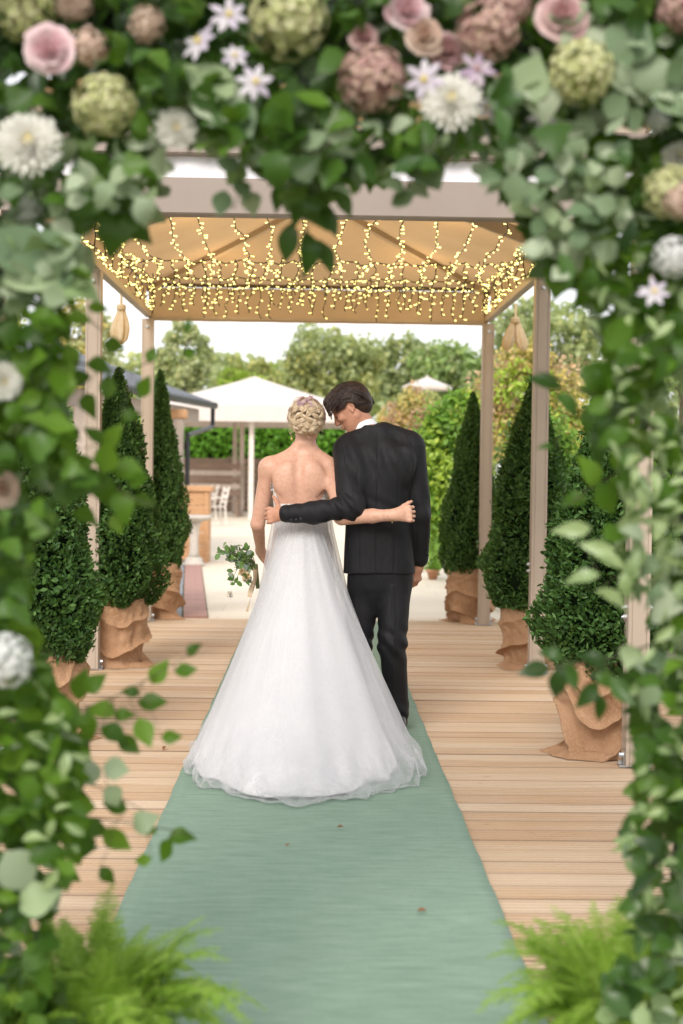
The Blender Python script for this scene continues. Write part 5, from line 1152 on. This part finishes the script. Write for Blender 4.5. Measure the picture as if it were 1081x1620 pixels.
# big silvery leaves
for px, py, l, ang in ((60,420,120,20),(30,395,110,150),(120,445,84,-15),(95,385,70,40),(838,125,80,70),(800,160,76,-60),(860,160,70,-80),(930,60,100,80),(1000,60,96,60),(990,120,90,-30),(1030,110,80,100),(350,160,110,-20),(330,130,90,150),(380,190,70,-60),(900,20,70,20),(1060,165,70,-40),(60,1420,70,30),(30,1380,80,-60)):
    p = at(px, py, 2.76); X = nrm(V((math.cos(R_(ang)), g.uniform(-.2, .2), math.sin(R_(ang))))); Z = nrm(V((g.normal()*.2, -.8, .55))); Yv = nrm(np.cross(Z, X)); Z = np.cross(X, Yv); put_leaf('eucalyptus_leaf', p, X, Yv, Z, l/750.*.93, arch)

# ------------------------------------------------------------------ flowers
M['white_dahlia'] = leafmat('white_dahlia_petal', [(.86,.85,.78), (.90,.89,.84), (.92,.90,.87)], .6, .2, petal=True); M['yellow_heart'] = plain('yellow_heart', (.72,.58,.20), (.62,.50,.14), 60, .7, .5, 90)
M['green_hyd'] = leafmat('green_hydrangea_petal', [(.46,.50,.20), (.60,.62,.30), (.68,.68,.42), (.54,.48,.28)], .65, .3, petal=True)
M['mauve_hyd'] = leafmat('mauve_hydrangea_petal', [(.38,.21,.19), (.50,.30,.27), (.58,.40,.35), (.54,.40,.29)], .7, .25, petal=True)
M['white_hyd'] = leafmat('white_hydrangea_petal', [(.70,.70,.70), (.78,.78,.78), (.66,.70,.62)], .65, .3, petal=True)
M['pink_rose'] = leafmat('pink_rose_petal', [(.72,.44,.49), (.79,.56,.59), (.82,.66,.67)], .55, .3, petal=True); M['dusty_rose'] = leafmat('dusty_rose_petal', [(.58,.34,.36), (.68,.44,.44), (.72,.52,.50)], .55, .3, petal=True)
M['peach'] = leafmat('peach_petal', [(.64,.48,.38), (.70,.56,.46), (.66,.44,.36)], .6, .3, petal=True); M['lilac'] = leafmat('lilac_clematis_petal', [(.60,.52,.64), (.68,.62,.70), (.72,.68,.72)], .5, .3, petal=True); M['violet'] = leafmat('violet_clematis_petal', [(.42,.30,.44), (.56,.44,.54), (.62,.54,.58)], .5, .3, petal=True)
M['clem_heart'] = plain('purple_stamens', (.28,.08,.16), (.5,.4,.25), 80, .7)
def basis(tx, tz):
    Z = nrm(V((tx, -1, tz))); X = nrm(np.cross((0, 0, 1), Z)); return np.stack([X, np.cross(Z, X), Z], 1)
def petal_patch(L, W, cup, curl, el, az, r0=0., rows=5, prof=(.5, .85, 1, .9, .45)):
    v = []; f = []
    for i in range(rows):
        t_ = i/(rows-1); w = W*prof[i]
        for k in (-1, -.5, 0, .5, 1): v.append((r0 + L*t_, w*.5*k, cup*W*k*k + curl*L*t_*t_))
    for i in range(rows-1):
        for k in range(4): f.append((i*5+k, (i+1)*5+k, (i+1)*5+k+1, i*5+k+1))
    v = np.array(v); c, s = math.cos(el), math.sin(el); v = np.stack([v[:, 0]*c - v[:, 2]*s, v[:, 1], v[:, 0]*s + v[:, 2]*c], 1); c, s = math.cos(az), math.sin(az)
    return np.stack([v[:, 0]*c - v[:, 1]*s, v[:, 0]*s + v[:, 1]*c, v[:, 2]], 1), f
def finish(b, name, mm, p, B, parent): 
    v = np.vstack(b.v); return link(name, mesh(name, p + v @ B.T, b.f, True), parent, M[mm])
def dahlia(px, py, dpx, Y=2.76, mm='white_dahlia', heart='yellow_heart', t=(0, .3)):
    p = at(px, py, Y); R0 = dpx/2./2250*Y; B = basis(*t); b = MB()
    for i, (nn, l, el_) in enumerate(((22, 1, .02), (21, .95, .17), (19, .84, .34), (16, .70, .55), (13, .54, .80), (9, .38, 1.05))):
        for k in range(nn):
            v, f = petal_patch(R0*l*g.uniform(.93, 1.05), R0*.30*(.6 + .4*l), .32, .10, el_ + g.normal()*.06, (k + .5*(i % 2) + g.normal()*.10)*2*math.pi/nn, R0*.04, prof=(.45, .8, 1, .85, .25)); b.add(v + V((0, 0, R0*.05*i)), f)
    d_ = finish(b, 'dahlia', mm, p, B, arch); b = MB(); b.ball((0, 0, R0*.42), (R0*.17, R0*.17, R0*.14), 10, 6); finish(b, 'flower_heart', heart, p, B, d_)
def hydrangea(px, py, dpx, mm, Y=2.80, t=(0, .3), n=210):
    p = at(px, py, Y); R0 = dpx/2./2250*Y; B = basis(*t); d = rnd_dirs(n*2, g); d = d[d[:, 2] > -.35][:n]; P, Dd, Uu = [], [], []
    for q in d:
        e1 = nrm(np.cross(q, rnd_dirs(1, g)[0])); e2 = np.cross(q, e1); c = q*R0*g.uniform(.74, .98); s_ = R0*.145*g.uniform(.8, 1.2)
        for k in range(4):
            a_ = k*math.pi/2; dd = e1*math.cos(a_) + e2*math.sin(a_) + q*.25; P.append(c + dd*s_*.5); Dd.append(dd); Uu.append(q)
    b = MB(); v, f = leaf_cloud(np.array(P), np.array(Dd), np.array(Uu), R0*.155, R0*.15, .12); b.add(v, [tuple(x) for x in f]); b.ball((0, 0, -R0*.1), R0*.66, 10, 7); finish(b, 'hydrangea', mm, p, B, arch)
def rose(px, py, dpx, mm, Y=2.77, t=(0, .15)):
    p = at(px, py, Y); R0 = dpx/2./2250*Y; B = basis(*t); b = MB()
    for nn, r0, h, open_, z0 in ((3, .16, .55, .0, .40), (4, .30, .60, .10, .30), (5, .46, .62, .25, .18), (6, .64, .60, .50, .04), (6, .80, .50, .85, -.10)):
        for k in range(nn):
            az0 = k*2*math.pi/nn + r0*9 + g.normal()*.15; jr = g.uniform(.86, 1.14); v = []; f = []
            for i in range(6):
                t_ = i/5; rad = R0*(r0*jr*(.55 + .45*math.sin(t_*1.7)) + open_*.35*t_*t_); zz = R0*(z0 + h*t_ - open_*.35*t_**3)
                for j in range(7):
                    s_ = (j/6 - .5)*2; a_ = az0 + s_*1.25*math.pi/nn*1.25*(1 - .18*t_**3*abs(s_)); r2 = rad*(1 + .05*s_) - R0*.02*(abs(s_) > .8); r2 += R0*.045*math.sin(j*1.3 + az0*3)*t_*t_; v.append((r2*math.cos(a_), r2*math.sin(a_), zz - R0*.10*t_*s_*s_ + R0*.02*g.normal()*t_))
            for i in range(5):
                for j in range(6): f.append((i*7+j, (i+1)*7+j, (i+1)*7+j+1, i*7+j+1))
            b.add(np.array(v), f)
    b.ball((0, 0, R0*.2), (R0*.3, R0*.3, R0*.35), 8, 6); finish(b, 'rose', mm, p, B, arch)
def clematis(px, py, dpx, mm='lilac', Y=2.75, t=(0, .2), n=7):
    p = at(px, py, Y); R0 = dpx/2./2250*Y; B = basis(*t); b = MB(); b.ball((0, 0, R0*.08), (R0*.16, R0*.16, R0*.12), 8, 5)
    for k in range(10): a_ = k*.63; b.tube([(0, 0, R0*.1), (R0*.22*math.cos(a_), R0*.22*math.sin(a_), R0*.24)], R0*.02, 4)
    root = finish(b, 'clematis', 'clem_heart' if mm == 'violet' else 'yellow_heart', p, B, arch); ph = g.uniform(0, 1)
    for k in range(n):
        v, f = petal_patch(R0*g.uniform(.92, 1.08), R0*.42, -.10, -.12 + g.normal()*.08, .12 + g.normal()*.12, ph + k*2*math.pi/n + g.normal()*.08, R0*.06, prof=(.35, .8, 1, .8, .08)); b = MB(); b.add(v, f); finish(b, 'petal', mm, p, B, root)
dahlia(45, 232, 108, t=(.15, .3)); dahlia(715, 165, 98, t=(-.1, .3)); dahlia(278, 206, 68, 2.82, t=(.2, .1)); dahlia(4, 604, 62, 2.80, t=(.5, .0))
hydrangea(165, 168, 104, 'green_hyd'); hydrangea(455, 30, 135, 'green_hyd', 2.84); hydrangea(920, 114, 108, 'green_hyd', 2.76); hydrangea(588, 126, 112, 'mauve_hyd', 2.80); hydrangea(772, 50, 104, 'mauve_hyd', 2.78); hydrangea(808, 8, 70, 'mauve_hyd', 2.8)
hydrangea(1062, 305, 92, 'green_hyd', 2.80); hydrangea(1078, 318, 60, 'peach', 2.76); hydrangea(40, 20, 96, 'green_hyd', 2.86); hydrangea(8, 1046, 92, 'white_hyd', 2.72); hydrangea(1066, 408, 70, 'white_hyd', 2.76); hydrangea(1072, 18, 70, 'mauve_hyd', 2.82); hydrangea(118, 8, 60, 'peach', 2.86)
hydrangea(140, 75, 66, 'peach', 2.80, n=130); hydrangea(232, 40, 62, 'peach', 2.84, n=130); rose(78, 80, 76, 'pink_rose'); rose(888, 28, 76, 'dusty_rose'); rose(645, 18, 64, 'pink_rose', 2.8); rose(672, 58, 58, 'peach', 2.8); rose(575, 60, 44, 'dusty_rose', 2.86); rose(708, 82, 54, 'dusty_rose', 2.83)
for q in ((315, 66, 66), (362, 24, 62), (404, 130, 60), (372, 88, 44), (672, 126, 66), (1035, 462, 52)): clematis(*q, t=(g.normal()*.3, .2 + g.normal()*.2))
clematis(755, 110, 58, 'violet'); clematis(770, 170, 40, 'lilac', 2.82); clematis(858, 188, 46, 'lilac', 2.84); hydrangea(45, 335, 50, 'white_hyd', 2.9, n=90); hydrangea(1040, 190, 46, 'white_hyd', 2.86, n=90); rose(4, 775, 50, 'peach', 2.86); dahlia(1075, 250, 60, 2.9)

# ------------------------------------------------------------------ ferns in pots at the feet of the arch
M['fern'] = leafmat('fern_frond', [(.20,.38,.03), (.30,.50,.05), (.40,.60,.09), (.52,.66,.18)], .5, .5, .3); M['dark_pot'] = plain('dark_pot', (.03,.03,.032), None, 10, .6)
def frond(p0, az, el, L, seed):
    gg_ = np.random.default_rng(seed); d = V((math.cos(az)*math.cos(el), math.sin(az)*math.cos(el), math.sin(el))); n = 30; pts = []; p = V(p0); 
    for i in range(n):
        pts.append(p.copy()); d = nrm(d + V((0, 0, -.030 - .022*i/n*2)) + gg_.normal(size=3)*.02); p = p + d*L/n
    pts = np.array(pts); b = MB(); b.tube(list(pts), list(np.linspace(.0026, .0008, n)), 4); P, Dd, Uu, LL, WW = [], [], [], [], []
    for i in range(3, n):
        t_ = i/n; tg = nrm(pts[min(i+1, n-1)] - pts[i-1]); sd = nrm(np.cross(tg, (0, 0, 1.))); up = np.cross(sd, tg); pl = L*.21*math.sin(math.pi*min(1, t_*.92 + .06))**.8*(1.15 - t_*.55)
        for s_ in (-1, 1):
            dd = nrm(sd*s_ + tg*.38 - up*.12 + gg_.normal(size=3)*.22); m_ = 7
            for j in range(m_):                                     # each pinna is a row of small lobes
                q = (j + .5)/m_; c = pts[i] + dd*pl*q; w = pl*.24*(1 - q)**.7 + .0015
                for s2 in (-1, 1): P.append(c + tg*s2*w*.45); Dd.append(tg*s2 + dd*.7); Uu.append(up + gg_.normal(size=3)*.15); LL.append(w*1.25); WW.append(pl*.085)
    v, f = leaf_cloud(np.array(P), np.array(Dd), np.array(Uu), np.array(LL), np.array(WW), .08); b.add(v, [tuple(x) for x in f]); return mesh('frond', np.vstack(b.v), b.f)
def fern(x, y, lab, specs, z=.17):
    root = empty('potted_fern', (x, y, 0), lab, 'fern', 'ferns at the feet of the arch'); b = MB(); b.lathe((0, 0, .001), [(.09, 0), (.11, .02), (.13, .19), (.14, .195), (.14, .21), (.12, .21), (.115, .18)], 24); b.build('pot', M['dark_pot'], root, True, (0, 0, 0))
    for k, (az, el, L_) in enumerate(specs):
        me = frond((gf.uniform(.02, .13)*math.cos(az), gf.uniform(.02, .13)*math.sin(az), z + gf.uniform(-.02, .08)), az, el, L_, k + int(x*100) + 500); me.materials.append(M['fern']); o = bpy.data.objects.new('frond', me); COL.objects.link(o); o.parent = root
gf = np.random.default_rng(9)
def specs(n, c): return [(gf.uniform(0, 2*math.pi), gf.uniform(.1, 1.4), gf.uniform(.10, .25)) for _ in range(n)] + c
fern(-.47, 3.05, 'bright green fern spilling onto the carpet at the left foot of the arch', specs(150, [(-.3, .95, 0.30), (.4, 1.2, 0.28), (-.1, .7, 0.33), (.2, .6, 0.31), (2.8, 1.2, 0.28), (-.6, .6, 0.33), (1.5, 1.3, 0.28), (-1.2, .8, .4)]))
fern(.68, 3.05, 'bright green fern leaning over the boards at the right foot of the arch', specs(150, [(2.9, .95, 0.29), (2.2, 1.2, 0.30), (3.3, .6, 0.30), (3.0, .75, 0.26), (-2.4, .7, 0.30), (1.0, 1.2, 0.30), (-1.7, .8, 0.28)]))
fern(-.70, 2.85, 'green fern in front of the lower left corner of the arch', specs(60, []), .16)
fern(.92, 2.85, 'green fern in front of the lower right corner of the arch', specs(60, []), .16)
